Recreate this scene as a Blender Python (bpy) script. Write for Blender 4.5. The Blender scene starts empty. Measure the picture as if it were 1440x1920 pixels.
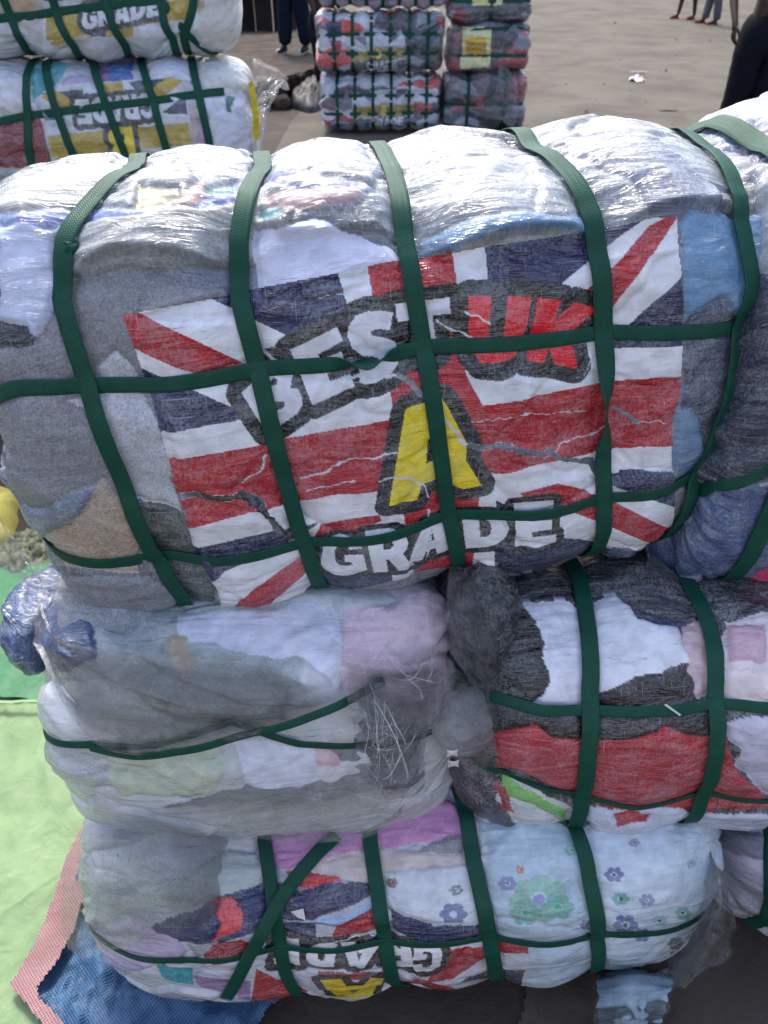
import bpy, math, random
import numpy as np
from mathutils import Vector, Matrix

# ------------------------------------------------------------------ camera, sky, sun, exposure
SC = bpy.context.scene
COL = SC.collection
R = math.radians
CAM_H, PITCH, FPX, CX, CY = 1.85, R(38), 1450.0, 720.0, 960.0
cam_d = bpy.data.cameras.new('camera')
cam = bpy.data.objects.new('camera', cam_d); COL.objects.link(cam)
cam.location = (0, 0, CAM_H); cam.rotation_euler = (R(90) - PITCH, 0, 0)
cam_d.sensor_fit = 'VERTICAL'; cam_d.sensor_height = 36.0; cam_d.lens = 36.0 * FPX / 1920.0
cam_d.clip_start = 0.05; cam_d.clip_end = 500
cam_d.dof.use_dof = True; cam_d.dof.focus_distance = 1.18; cam_d.dof.aperture_fstop = 7.0
SC.camera = cam

SUN_EL, SUN_AZ = R(56), R(-13)            # azimuth from +Y (away from the camera), negative = to the left
world = bpy.data.worlds.new('World'); SC.world = world; world.use_nodes = True
wn = world.node_tree; bg = wn.nodes['Background']
sky = wn.nodes.new('ShaderNodeTexSky'); sky.sky_type = 'NISHITA'; sky.sun_disc = False
sky.sun_elevation = SUN_EL; sky.sun_rotation = SUN_AZ; sky.dust_density = 4.0; sky.ozone_density = 0.4; sky.air_density = 1.0
wn.links.new(sky.outputs[0], bg.inputs[0]); bg.inputs[1].default_value = 0.15
sun_d = bpy.data.lights.new('sun', 'SUN'); sun_d.energy = 1.15; sun_d.angle = R(10); sun_d.color = (1.0, 0.965, 0.9)
sun = bpy.data.objects.new('sun', sun_d); COL.objects.link(sun)
_sd = Vector((math.sin(SUN_AZ) * math.cos(SUN_EL), math.cos(SUN_AZ) * math.cos(SUN_EL), math.sin(SUN_EL)))
sun.rotation_euler = _sd.to_track_quat('Z', 'Y').to_euler(); sun.location = (-3, 6, 8)
SC.view_settings.view_transform = 'Standard'; SC.view_settings.look = 'None'
SC.view_settings.gamma = 1.0; SC.view_settings.use_curve_mapping = False
SC.view_settings.exposure = 1.45
SC.cycles.use_denoising = True
SC.cycles.max_bounces = 8; SC.cycles.transparent_max_bounces = 16
SC.cycles.sample_clamp_indirect = 4.0

# ------------------------------------------------------------------ helpers
CP, SP = math.cos(PITCH), math.sin(PITCH)
def project(P):
    P = np.asarray(P, float); X, Y, Z = P[..., 0], P[..., 1], P[..., 2] - CAM_H
    d = Y * CP - Z * SP; v = -(Y * SP + Z * CP)
    return np.stack([CX + FPX * X / d, CY + FPX * v / d], -1), d
def ray(px, py):
    a, b = (px - CX) / FPX, (py - CY) / FPX
    return np.array([a, CP - b * SP, -SP - b * CP])
def at(px, py, D):                        # the place a survey point of the photograph has at horizontal distance D
    r = ray(px, py); k = D / r[1]
    return np.array([r[0] * k, D, CAM_H + r[2] * k])
def on_ground(px, py, z=0.0):
    r = ray(px, py); k = (z - CAM_H) / r[2]
    return np.array([r[0] * k, r[1] * k, z])
def lin(c):
    c = np.asarray(c, float) / 255.0
    return np.where(c <= 0.04045, c / 12.92, ((c + 0.055) / 1.055) ** 2.4)

def _hash(ix, iy, seed):
    h = (ix.astype(np.int64) * 374761393 + iy.astype(np.int64) * 668265263 + seed * 1442695041) & 0xFFFFFFFF
    h = ((h ^ (h >> 13)) * 1274126177) & 0xFFFFFFFF
    h = (h ^ (h >> 16)) & 0xFFFFFFFF
    return h / 4294967295.0
def vnoise(x, y, seed=0):
    x, y = np.broadcast_arrays(np.asarray(x, float), np.asarray(y, float))
    fx, fy = np.floor(x), np.floor(y); a, b = x - fx, y - fy
    a = a * a * (3 - 2 * a); b = b * b * (3 - 2 * b); fx = fx.astype(np.int64); fy = fy.astype(np.int64)
    return ((_hash(fx, fy, seed) * (1 - a) + _hash(fx + 1, fy, seed) * a) * (1 - b)
            + (_hash(fx, fy + 1, seed) * (1 - a) + _hash(fx + 1, fy + 1, seed) * a) * b) * 2 - 1
def fbm(x, y, seed=0, octs=4, gain=0.5):
    s, amp, f = 0, 1.0, 1.0
    for o in range(octs):
        s = s + amp * vnoise(x * f + o * 17.3, y * f - o * 9.1, seed + o * 31); amp *= gain; f *= 2.03
    return s
def ridged(x, y, seed=0, octs=3):
    s, amp, f = 0, 1.0, 1.0
    for o in range(octs):
        s = s + amp * (1 - np.abs(vnoise(x * f + o * 7.7, y * f + o * 3.3, seed + o * 13)) * 2); amp *= 0.5; f *= 2.1
    return s

def inside(x, y, poly):
    x = np.asarray(x); y = np.asarray(y); res = np.zeros(x.shape, bool); P = np.asarray(poly, float)
    m = (x >= P[:, 0].min()) & (x <= P[:, 0].max()) & (y >= P[:, 1].min()) & (y <= P[:, 1].max())
    if not m.any(): return res
    xx, yy = x[m], y[m]; c = np.zeros(xx.shape, bool); n = len(P)
    for i in range(n):
        x1, y1 = P[i]; x2, y2 = P[(i + 1) % n]
        if y1 == y2: continue
        k = ((y1 > yy) != (y2 > yy)) & (xx < (x2 - x1) * (yy - y1) / (y2 - y1) + x1); c ^= k
    res[m] = c; return res
def dist_poly(x, y, poly, closed=True, lim=1e9):
    P = np.asarray(poly, float); out = np.full(np.shape(x), 1e9)
    m = (x >= P[:, 0].min() - lim) & (x <= P[:, 0].max() + lim) & (y >= P[:, 1].min() - lim) & (y <= P[:, 1].max() + lim)
    if not m.any(): return out
    xx, yy = x[m], y[m]; d = np.full(xx.shape, 1e9); n = len(P)
    for i in range(n if closed else n - 1):
        x1, y1 = P[i]; x2, y2 = P[(i + 1) % n]; dx, dy = x2 - x1, y2 - y1; L2 = dx * dx + dy * dy + 1e-12
        k = np.clip(((xx - x1) * dx + (yy - y1) * dy) / L2, 0, 1)
        d = np.minimum(d, np.hypot(xx - x1 - k * dx, yy - y1 - k * dy))
    out[m] = d; return out
def densify(poly, step, closed=True):
    P = [np.array(p, float) for p in poly]; out = []; n = len(P)
    for i in range(n if closed else n - 1):
        a, b = P[i], P[(i + 1) % n]; k = max(1, int(np.hypot(*(b - a)) / step))
        for j in range(k): out.append(a + (b - a) * j / k)
    if not closed: out.append(P[-1])
    return np.array(out)
def catmull(P, n):
    P = np.asarray(P, float)
    Q = np.vstack([2 * P[0] - P[1], P, 2 * P[-1] - P[-2]]); m = len(P) - 1
    s = np.linspace(0, m - 1e-6, n); i = s.astype(int); f = (s - i)[:, None]
    a, b, c, d = Q[i], Q[i + 1], Q[i + 2], Q[i + 3]
    return 0.5 * (2 * b + (c - a) * f + (2 * a - 5 * b + 4 * c - d) * f ** 2 + (3 * b - a - 3 * c + d) * f ** 3)

def tag(o, label=None, cat=None, group=None, kind=None):
    if label: o['label'] = label
    if cat: o['category'] = cat
    if group: o['group'] = group
    if kind: o['kind'] = kind
    return o
def empty(name, loc, label=None, cat=None, group=None):
    o = bpy.data.objects.new(name, None); COL.objects.link(o); o.location = loc; o.empty_display_size = 0.1
    return tag(o, label, cat, group)
def mesh_obj(name, verts, faces, mat, parent=None, smooth=True, attrs=None, link=True):
    """verts (N,3) world coordinates; faces list or an (M,3|4) array; attrs: {name: (type, data)} on points"""
    verts = np.asarray(verts, np.float32)
    me = bpy.data.meshes.new(name)
    if isinstance(faces, np.ndarray):
        k = faces.shape[1]; me.vertices.add(len(verts)); me.loops.add(faces.size); me.polygons.add(len(faces))
        me.vertices.foreach_set('co', verts.ravel()); me.loops.foreach_set('vertex_index', faces.astype(np.int32).ravel())
        me.polygons.foreach_set('loop_start', np.arange(0, faces.size, k, dtype=np.int32))
        me.update(calc_edges=True)
    else:
        me.from_pydata([tuple(map(float, v)) for v in verts], [], [list(map(int, f)) for f in faces]); me.update()
    if smooth: me.polygons.foreach_set('use_smooth', np.ones(len(me.polygons), bool))
    for nm, (ty, data) in (attrs or {}).items():
        a = me.attributes.new(nm, ty, 'POINT')
        a.data.foreach_set({'FLOAT': 'value', 'FLOAT_VECTOR': 'vector', 'FLOAT_COLOR': 'color'}[ty], np.asarray(data, np.float32).ravel())
    if mat: me.materials.append(mat)
    o = bpy.data.objects.new(name, me); COL.objects.link(o)
    if parent is not None:
        o.parent = parent; 
        if parent.parent is None: o.matrix_parent_inverse = Matrix.Translation(parent.location).inverted()
    return o
def grid_faces(nu, nv, mask=None):
    i, j = np.meshgrid(np.arange(nu - 1), np.arange(nv - 1), indexing='ij')
    a = i * nv + j; f = np.stack([a, a + nv, a + nv + 1, a + 1], -1)
    if mask is not None: return f[mask]
    return f.reshape(-1, 4)
def compact(V, F, A):
    used = np.unique(F); mp = np.full(len(V), -1, np.int64); mp[used] = np.arange(len(used))
    return V[used], mp[F], {k: (t, np.asarray(d)[used]) for k, (t, d) in A.items()}

# ------------------------------------------------------------------ materials
class NT:
    def __init__(s, m): s.t = m.node_tree; s.n = s.t.nodes; s.l = s.t.links
    def new(s, ty, **k):
        n = s.n.new(ty)
        for a, b in k.items():
            if a.startswith('_'): n.inputs[a[1:] if not a[1:].isdigit() else int(a[1:])].default_value = b
            else: setattr(n, a, b)
        return n
    def math(s, op, a, b=None, c=None, clamp=False):
        n = s.n.new('ShaderNodeMath'); n.operation = op; n.use_clamp = clamp
        for i, v in enumerate((a, b, c)):
            if v is None: continue
            if isinstance(v, (int, float)): n.inputs[i].default_value = v
            else: s.l.new(v, n.inputs[i])
        return n.outputs[0]
    def vmath(s, op, a, b=None):
        n = s.n.new('ShaderNodeVectorMath'); n.operation = op
        for i, v in enumerate((a, b)):
            if v is None: continue
            if isinstance(v, (tuple, list)): n.inputs[i].default_value = v
            else: s.l.new(v, n.inputs[i])
        return n.outputs[0]
    def noise(s, vec, scale, detail=3, rough=0.55, dist=0):
        n = s.n.new('ShaderNodeTexNoise'); n.inputs['Scale'].default_value = scale; n.inputs['Detail'].default_value = detail
        n.inputs['Roughness'].default_value = rough; n.inputs['Distortion'].default_value = dist
        if vec is not None: s.l.new(vec, n.inputs['Vector'])
        return n.outputs['Fac']
    def ramp(s, fac, lo, hi, a=0.0, b=1.0):
        n = s.n.new('ShaderNodeMapRange'); n.inputs[1].default_value = lo; n.inputs[2].default_value = hi
        n.inputs[3].default_value = a; n.inputs[4].default_value = b; n.interpolation_type = 'SMOOTHSTEP'; s.l.new(fac, n.inputs[0]); return n.outputs[0]
    def mix(s, fac, a, b, mode='MIX'):
        n = s.n.new('ShaderNodeMix'); n.data_type = 'RGBA'; n.blend_type = mode
        for i, v in ((0, fac), (6, a), (7, b)):
            if isinstance(v, (int, float)): n.inputs[i].default_value = v
            elif isinstance(v, (tuple, list)): n.inputs[i].default_value = (*v[:3], 1)
            else: s.l.new(v, n.inputs[i])
        return n.outputs[2]
    def bump(s, h, strength, dist, normal=None):
        n = s.n.new('ShaderNodeBump'); n.inputs['Strength'].default_value = strength; n.inputs['Distance'].default_value = dist
        s.l.new(h, n.inputs['Height'])
        if normal is not None: s.l.new(normal, n.inputs['Normal'])
        return n.outputs[0]
def newmat(name):
    m = bpy.data.materials.new(name); m.use_nodes = True
    return m, NT(m), m.node_tree.nodes['Principled BSDF']

def wrap_material(name, cell=0.0026, haze=(0.10, 0.55), towel=0.0, coat=1.0, coat_rough=0.085, weave=1.0, glint=0.12, print_=False):
    """cloth seen through a clear woven plastic wrap: cloth colour under a hazy, glossy, woven film"""
    m, t, p = newmat(name)
    col = t.new('ShaderNodeAttribute', attribute_name='col').outputs['Color']
    hz = t.new('ShaderNodeAttribute', attribute_name='haze').outputs['Fac']
    uv = t.new('ShaderNodeAttribute', attribute_name='wuv').outputs['Vector']
    # cloth: fibre mottling
    fib = t.noise(uv, 270 if towel else 700, 3, 0.7, 1.5 if towel else 0.3)
    soft = t.noise(uv, 30, 4, 0.6, 0.5)
    c = t.mix(t.ramp(fib, 0.3, 0.72, 0.0, 0.62 if towel else 0.16), col, (0.0, 0.0, 0.0) if not towel else (0.015, 0.015, 0.018))
    hs = t.new('ShaderNodeHueSaturation'); t.l.new(c, hs.inputs['Color']); t.l.new(t.ramp(soft, 0.25, 0.75, 0.80, 1.12), hs.inputs['Value'])
    c = hs.outputs[0]
    # woven tapes: cells
    sc = t.vmath('MULTIPLY', uv, (1 / cell, 0.66 / cell, 1))
    cellv = t.vmath('FLOOR', sc)
    wn_ = t.new('ShaderNodeTexWhiteNoise', noise_dimensions='2D'); t.l.new(cellv, wn_.inputs['Vector']); w = wn_.outputs['Value']
    cells_m = t.vmath('MULTIPLY', cellv, (cell, cell / 0.66, 1))
    patch = t.noise(cells_m, 14, 4, 0.6, 0.6)
    contact = t.ramp(t.math('ADD', patch, t.math('MULTIPLY', w, 0.26)), 0.55, 0.82, 0.0, 1.0)
    h = t.math('ADD', t.math('MULTIPLY', contact, haze[1]), haze[0])
    h = t.math('MULTIPLY', h, hz, clamp=True)
    # thin scratch lines and streak glints of the tapes, painted into the colour
    st = t.vmath('MULTIPLY', uv, (330.0, 14.0, 1)); sl = t.ramp(t.noise(st, 1.0, 2, 0.5), 0.67, 0.71, 0, 0.26)
    st2 = t.vmath('MULTIPLY', uv, (7.0, 240.0, 1)); sl2 = t.ramp(t.noise(st2, 1.0, 2, 0.5), 0.68, 0.73, 0, 0.30)
    h = t.math('MAXIMUM', h, t.math('MAXIMUM', sl, sl2), clamp=True)
    c = t.mix(h, c, (0.55, 0.60, 0.66))
    t.l.new(c, p.inputs['Base Color'])
    p.inputs['Roughness'].default_value = 0.6; p.inputs['Specular IOR Level'].default_value = 0.25
    # film relief
    sx = t.new('ShaderNodeSeparateXYZ'); t.l.new(sc, sx.inputs[0])
    wx = t.math('SINE', t.math('MULTIPLY', sx.outputs[0], 6.2832)); wy = t.math('SINE', t.math('MULTIPLY', sx.outputs[1], 6.2832))
    wv = t.math('MULTIPLY', t.math('ADD', wx, wy), 0.25)
    wv = t.math('ADD', wv, t.math('MULTIPLY', w, 0.5))
    wr = t.noise(t.vmath('MULTIPLY', uv, (7.0, 20.0, 1)), 1.0, 3, 0.45, 1.6)
    cz = t.noise(t.vmath('MULTIPLY', uv, (7.0, 26.0, 1)), 1.0, 3, 0.5, 3.0); wr2 = t.ramp(t.math('ABSOLUTE', t.math('SUBTRACT', cz, 0.5)), 0.0, 0.05, 1.0, 0.0)
    nb = t.bump(wr, 1.0, 0.026); nb = t.bump(wr2, 0.8, 0.0022, nb); cn = t.bump(wv, 0.5 * weave, 0.0010, nb)
    rv = t.vmath('SUBTRACT', wn_.outputs['Color'], (0.5, 0.5, 0.5)); zone = t.ramp(t.noise(uv, 17, 3, 0.6, 1.0), 0.40, 0.62, 0.15, 1.0)
    sv = t.n.new('ShaderNodeVectorMath'); sv.operation = 'SCALE'; t.l.new(rv, sv.inputs[0]); t.l.new(t.math('MULTIPLY', zone, glint), sv.inputs['Scale'])
    cn = t.vmath('NORMALIZE', t.vmath('ADD', cn, sv.outputs[0]))
    t.l.new(cn, p.inputs['Coat Normal'])
    t.l.new(t.bump(fib, 0.8 if towel else 0.3, 0.003 if towel else 0.001, t.bump(wr, 0.10, 0.010)), p.inputs['Normal'])
    p.inputs['Coat Weight'].default_value = coat; p.inputs['Coat Roughness'].default_value = coat_rough; p.inputs['Coat IOR'].default_value = 1.7
    return m
M = {}
M['wrapped'] = wrap_material('film_wrapped_cloth', haze=(0.01, 0.26))
M['towel'] = wrap_material('film_wrapped_towel', haze=(0.03, 0.22), towel=1.0, coat=0.6)
M['print'] = wrap_material('printed_woven_film', haze=(0.0, 0.16), coat_rough=0.085)
M['cloudy'] = wrap_material('cloudy_film_over_cloth', haze=(0.14, 0.34), coat_rough=0.12)
M['backlot'] = wrap_material('film_wrapped_cloth_far', cell=0.008, haze=(0.05, 0.16), coat_rough=0.2, weave=0.5, glint=0.4)

m, t, p = newmat('green_strap'); M['strap'] = m
uv = t.new('ShaderNodeAttribute', attribute_name='wuv').outputs['Vector']
sx = t.new('ShaderNodeSeparateXYZ'); t.l.new(uv, sx.inputs[0])
ax = t.math('MULTIPLY', t.math('ABSOLUTE', t.math('SUBTRACT', t.math('FRACT', t.math('MULTIPLY', sx.outputs[1], 125.0)), 0.5)), 2.0)
ph = t.math('ADD', t.math('MULTIPLY', sx.outputs[0], 260.0), t.math('MULTIPLY', ax, 1.0))
hb = t.math('SINE', t.math('MULTIPLY', ph, 6.2832))
n_ = t.noise(uv, 40, 4)
c = t.mix(t.ramp(hb, -1, 1, 0.0, 0.35), (0.0006, 0.060, 0.036), (0.0003, 0.024, 0.016))
c = t.mix(t.ramp(n_, 0.35, 0.75, 0.0, 0.3), c, (0.006, 0.10, 0.07)); c = t.mix(t.ramp(t.noise(t.vmath('MULTIPLY', uv, (25.0, 260.0, 1)), 1.0, 5, 0.7), 0.56, 0.72, 0.0, 0.35), c, (0.05, 0.12, 0.09))
t.l.new(c, p.inputs['Base Color']); p.inputs['Roughness'].default_value = 0.55; p.inputs['Specular IOR Level'].default_value = 0.3
t.l.new(t.bump(hb, 0.35, 0.0006), p.inputs['Normal'])

def film_material(name, tint=(0.75, 0.82, 0.86), dens=(0.02, 0.26), rough=0.14, scale=30):
    m, t, p = newmat(name)
    uv = t.new('ShaderNodeAttribute', attribute_name='wuv').outputs['Vector']
    out = t.n['Material Output']
    n1 = t.noise(uv, scale, 5, 0.65, 1.0); n2 = t.noise(uv, scale * 3, 5, 0.6, 2.5)
    nb = t.bump(n2, 0.9, 0.009)
    dif = t.new('ShaderNodeBsdfDiffuse'); dif.inputs['Color'].default_value = (*tint, 1); t.l.new(nb, dif.inputs['Normal'])
    trl = t.new('ShaderNodeBsdfTranslucent'); trl.inputs['Color'].default_value = (*tint, 1)
    md = t.new('ShaderNodeMixShader'); md.inputs[0].default_value = 0.5; t.l.new(dif.outputs[0], md.inputs[1]); t.l.new(trl.outputs[0], md.inputs[2])
    tr = t.new('ShaderNodeBsdfTransparent'); tr.inputs['Color'].default_value = (0.98, 0.99, 0.99, 1)
    m1 = t.new('ShaderNodeMixShader'); t.l.new(t.ramp(n1, 0.3, 0.7, dens[0], dens[1]), m1.inputs[0])
    t.l.new(tr.outputs[0], m1.inputs[1]); t.l.new(md.outputs[0], m1.inputs[2])
    gl = t.new('ShaderNodeBsdfGlossy'); gl.inputs['Roughness'].default_value = rough; t.l.new(nb, gl.inputs['Normal'])
    fr = t.new('ShaderNodeFresnel'); fr.inputs[0].default_value = 1.45; t.l.new(nb, fr.inputs['Normal'])
    m2 = t.new('ShaderNodeMixShader'); t.l.new(t.math('MULTIPLY_ADD', fr.outputs[0], 1.1, 0.02, clamp=True), m2.inputs[0])
    t.l.new(m1.outputs[0], m2.inputs[1]); t.l.new(gl.outputs[0], m2.inputs[2])
    t.l.new(m2.outputs[0], out.inputs['Surface'])
    return m
M['film'] = film_material('loose_clear_film')
M['film_thick'] = film_material('cloudy_loose_film', (0.95, 0.96, 0.96), (0.02, 0.17), 0.08)
M['tarp_green'] = None
def tarp_material(name, c1, c2, cell=0.004, trans=0.25, amount=0.5):
    m, t, p = newmat(name)
    uv = t.new('ShaderNodeAttribute', attribute_name='wuv').outputs['Vector']
    sx = t.new('ShaderNodeSeparateXYZ'); t.l.new(t.vmath('MULTIPLY', uv, (6.2832 / cell, 6.2832 / cell, 1)), sx.inputs[0])
    w = t.math('MULTIPLY', t.math('SINE', sx.outputs[0]), t.math('SINE', sx.outputs[1]))
    n = t.noise(uv, 9, 5, 0.6)
    c = t.mix(t.ramp(w, -0.3, 0.3, 0, amount), c1, c2); c = t.mix(t.ramp(n, 0.35, 0.7, 0, 0.45), c, tuple(x * 0.6 for x in c1))
    t.l.new(c, p.inputs['Base Color']); p.inputs['Roughness'].default_value = 0.6; p.inputs['Coat Weight'].default_value = 0.12; p.inputs['Coat Roughness'].default_value = 0.4
    b = t.bump(t.noise(uv, 16, 6, 0.62, 2.0), 0.8, 0.008); t.l.new(t.bump(w, 0.6, 0.0012, b), p.inputs['Normal'])
    return m
M['film_pink'] = film_material('dusty_film', (0.80, 0.78, 0.80), (0.04, 0.26), 0.12)

def plain(name, color, rough=0.7, nscale=12, namp=0.25, bump=0.0, bscale=60, spec=0.3, color2=None, obj_coords=True, fine=0.0):
    m, t, p = newmat(name)
    tc = t.new('ShaderNodeTexCoord').outputs['Object']
    n1 = t.noise(tc, nscale, 5, 0.6, 0.4)
    c2 = color2 if color2 else tuple(x * 0.55 for x in color)
    c = t.mix(t.ramp(n1, 0.35, 0.7, 0.0, 1.0 if color2 else namp * 2), color, c2)
    if fine: c = t.mix(t.ramp(t.noise(tc, 400, 3), 0.35, 0.65, 0, fine), c, tuple(x * 0.35 for x in color))
    t.l.new(c, p.inputs['Base Color']); p.inputs['Roughness'].default_value = rough; p.inputs['Specular IOR Level'].default_value = spec
    if bump: t.l.new(t.bump(t.noise(tc, bscale, 5, 0.65), 0.7, bump), p.inputs['Normal'])
    return m

M['film_dirty'] = film_material('speckled_loose_film', (0.85, 0.88, 0.88), (0.02, 0.15), 0.10)
_t = NT(M['film_dirty']); _d = [n for n in _t.n if n.type == 'BSDF_DIFFUSE'][0]; _uv = _t.new('ShaderNodeAttribute', attribute_name='wuv').outputs['Vector']
_v = _t.new('ShaderNodeTexVoronoi'); _v.inputs['Scale'].default_value = 75; _t.l.new(_uv, _v.inputs['Vector'])
_sp = _t.math('MULTIPLY', _t.math('LESS_THAN', _v.outputs['Distance'], 0.16), _t.ramp(_t.noise(_uv, 9, 2), 0.47, 0.55))
_t.l.new(_t.mix(_sp, (0.62, 0.68, 0.69), (0.02, 0.015, 0.012)), _d.inputs['Color'])
_mx = [n for n in _t.n if n.type == 'MIX_SHADER' and n.inputs[0].is_linked and n.inputs[0].links[0].from_node.type == 'MAP_RANGE'][0]; _old = _mx.inputs[0].links[0].from_socket
_t.l.new(_t.math('MAXIMUM', _old, _sp), _mx.inputs[0])
M['thread'] = plain('white_thread', (0.62, 0.64, 0.68), 0.3, spec=0.6)
M['clip'] = plain('white_plastic', (0.62, 0.62, 0.60), 0.4, 40, 0.1)
M['bluecloth'] = plain('light_blue_cloth', (0.30, 0.42, 0.55), 0.7, 30, 0.3, 0.004, 40)
M['yellow_tape'] = plain('yellow_tape_print', (0.66, 0.50, 0.02), 0.4, 60, 0.3, color2=None)

# ------------------------------------------------------------------ bales
def arc(cx, cy, rx, ry, a0, a1, n=8):
    return [(cx + rx * math.cos(R(a0 + (a1 - a0) * i / n)), cy - ry * math.sin(R(a0 + (a1 - a0) * i / n))) for i in range(n + 1)]
GLYPH = {   # heavy rounded capitals in a unit box, y down: (outer outline, holes)
 'G': ([(1, .33)] + arc(.52, .36, .46, .36, 25, 180, 10)[0:] + arc(.52, .64, .52, .36, 180, 300, 9) + [(1, .88), (1, .48), (.55, .48), (.55, .66), (.70, .66), (.70, .74)] + arc(.54, .62, .20, .14, 320, 180, 6) + arc(.54, .38, .20, .14, 180, 45, 6) + [(.68, .36)], []),
 'R': ([(0, 0), (.55, 0)] + arc(.60, .31, .36, .31, 90, -60, 8) + [(1.02, 1), (.62, 1), (.42, .68), (.36, .68), (.36, 1), (0, 1)], [[(.36, .24), (.52, .24), (.60, .30), (.60, .38), (.52, .44), (.36, .44)]]),
 'A': ([(.30, 0), (.70, 0), (1.02, 1), (.66, 1), (.61, .82), (.39, .82), (.34, 1), (-.02, 1)], [[(.5, .28), (.58, .60), (.42, .60)]]),
 'D': ([(0, 0), (.45, 0)] + arc(.46, .5, .54, .5, 90, -90, 12) + [(.45, 1), (0, 1)], [[(.36, .27), (.48, .27), (.60, .36), (.62, .5), (.60, .64), (.48, .73), (.36, .73)]]),
 'E': ([(0, 0), (.92, 0), (.92, .26), (.38, .26), (.38, .38), (.84, .38), (.84, .62), (.38, .62), (.38, .74), (.95, .74), (.95, 1), (0, 1)], []),
 'B': ([(0, 0), (.55, 0)] + arc(.58, .26, .34, .26, 90, -60, 6) + arc(.60, .72, .38, .28, 60, -90, 8) + [(0, 1)], [[(.36, .20), (.56, .20), (.60, .29), (.56, .37), (.36, .37)], [(.36, .60), (.58, .60), (.63, .69), (.58, .79), (.36, .79)]]),
}
def quad_map(poly, q):
    tl, tr, br, bl = [np.array(v, float) for v in q]; out = []
    for x, y in poly: out.append((tl * (1 - x) + tr * x) * (1 - y) + (bl * (1 - x) + br * x) * y)
    return out
def glyph(ch, q):
    o, hs = GLYPH[ch]; return (quad_map(o, q), [quad_map(h, q) for h in hs])
def word(text, q, gap=0.06, lean=0.0):
    n = len(text); out = []; tl, tr, br, bl = [np.array(v, float) for v in q]
    for i, ch in enumerate(text):
        a, b = (i + gap / 2) / n, (i + 1 - gap / 2) / n
        out.append(glyph(ch, (tl + (tr - tl) * a, tl + (tr - tl) * b, bl + (br - bl) * b, bl + (br - bl) * a)))
    return out

def split_cells(F):
    """number the connected patches of equal id in a grid"""
    par, src, rows = [], [], []
    def find(a):
        while par[a] != a: par[a] = par[par[a]]; a = par[a]
        return a
    out = np.zeros_like(F)
    for i in range(F.shape[0]):
        b = np.concatenate([[0], np.flatnonzero(np.diff(F[i])) + 1, [F.shape[1]]]); cur = []
        for a_, e_ in zip(b[:-1], b[1:]):
            par.append(len(par)); src.append(F[i, a_]); cur.append((a_, e_, len(par) - 1)); out[i, a_:e_] = len(par) - 1
        if rows:
            j = 0; prev = rows
            for (a_, e_, k) in cur:
                while j < len(prev) and prev[j][1] <= a_: j += 1
                q = j
                while q < len(prev) and prev[q][0] < e_:
                    if src[prev[q][2]] == src[k]:
                        ra, rb = find(prev[q][2]), find(k)
                        if ra != rb: par[max(ra, rb)] = min(ra, rb)
                    q += 1
        rows = cur
    root = np.array([find(i) for i in range(len(par))]); out = root[out]
    return out, {int(r_): int(src[r_]) for r_ in np.unique(root)}

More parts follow.
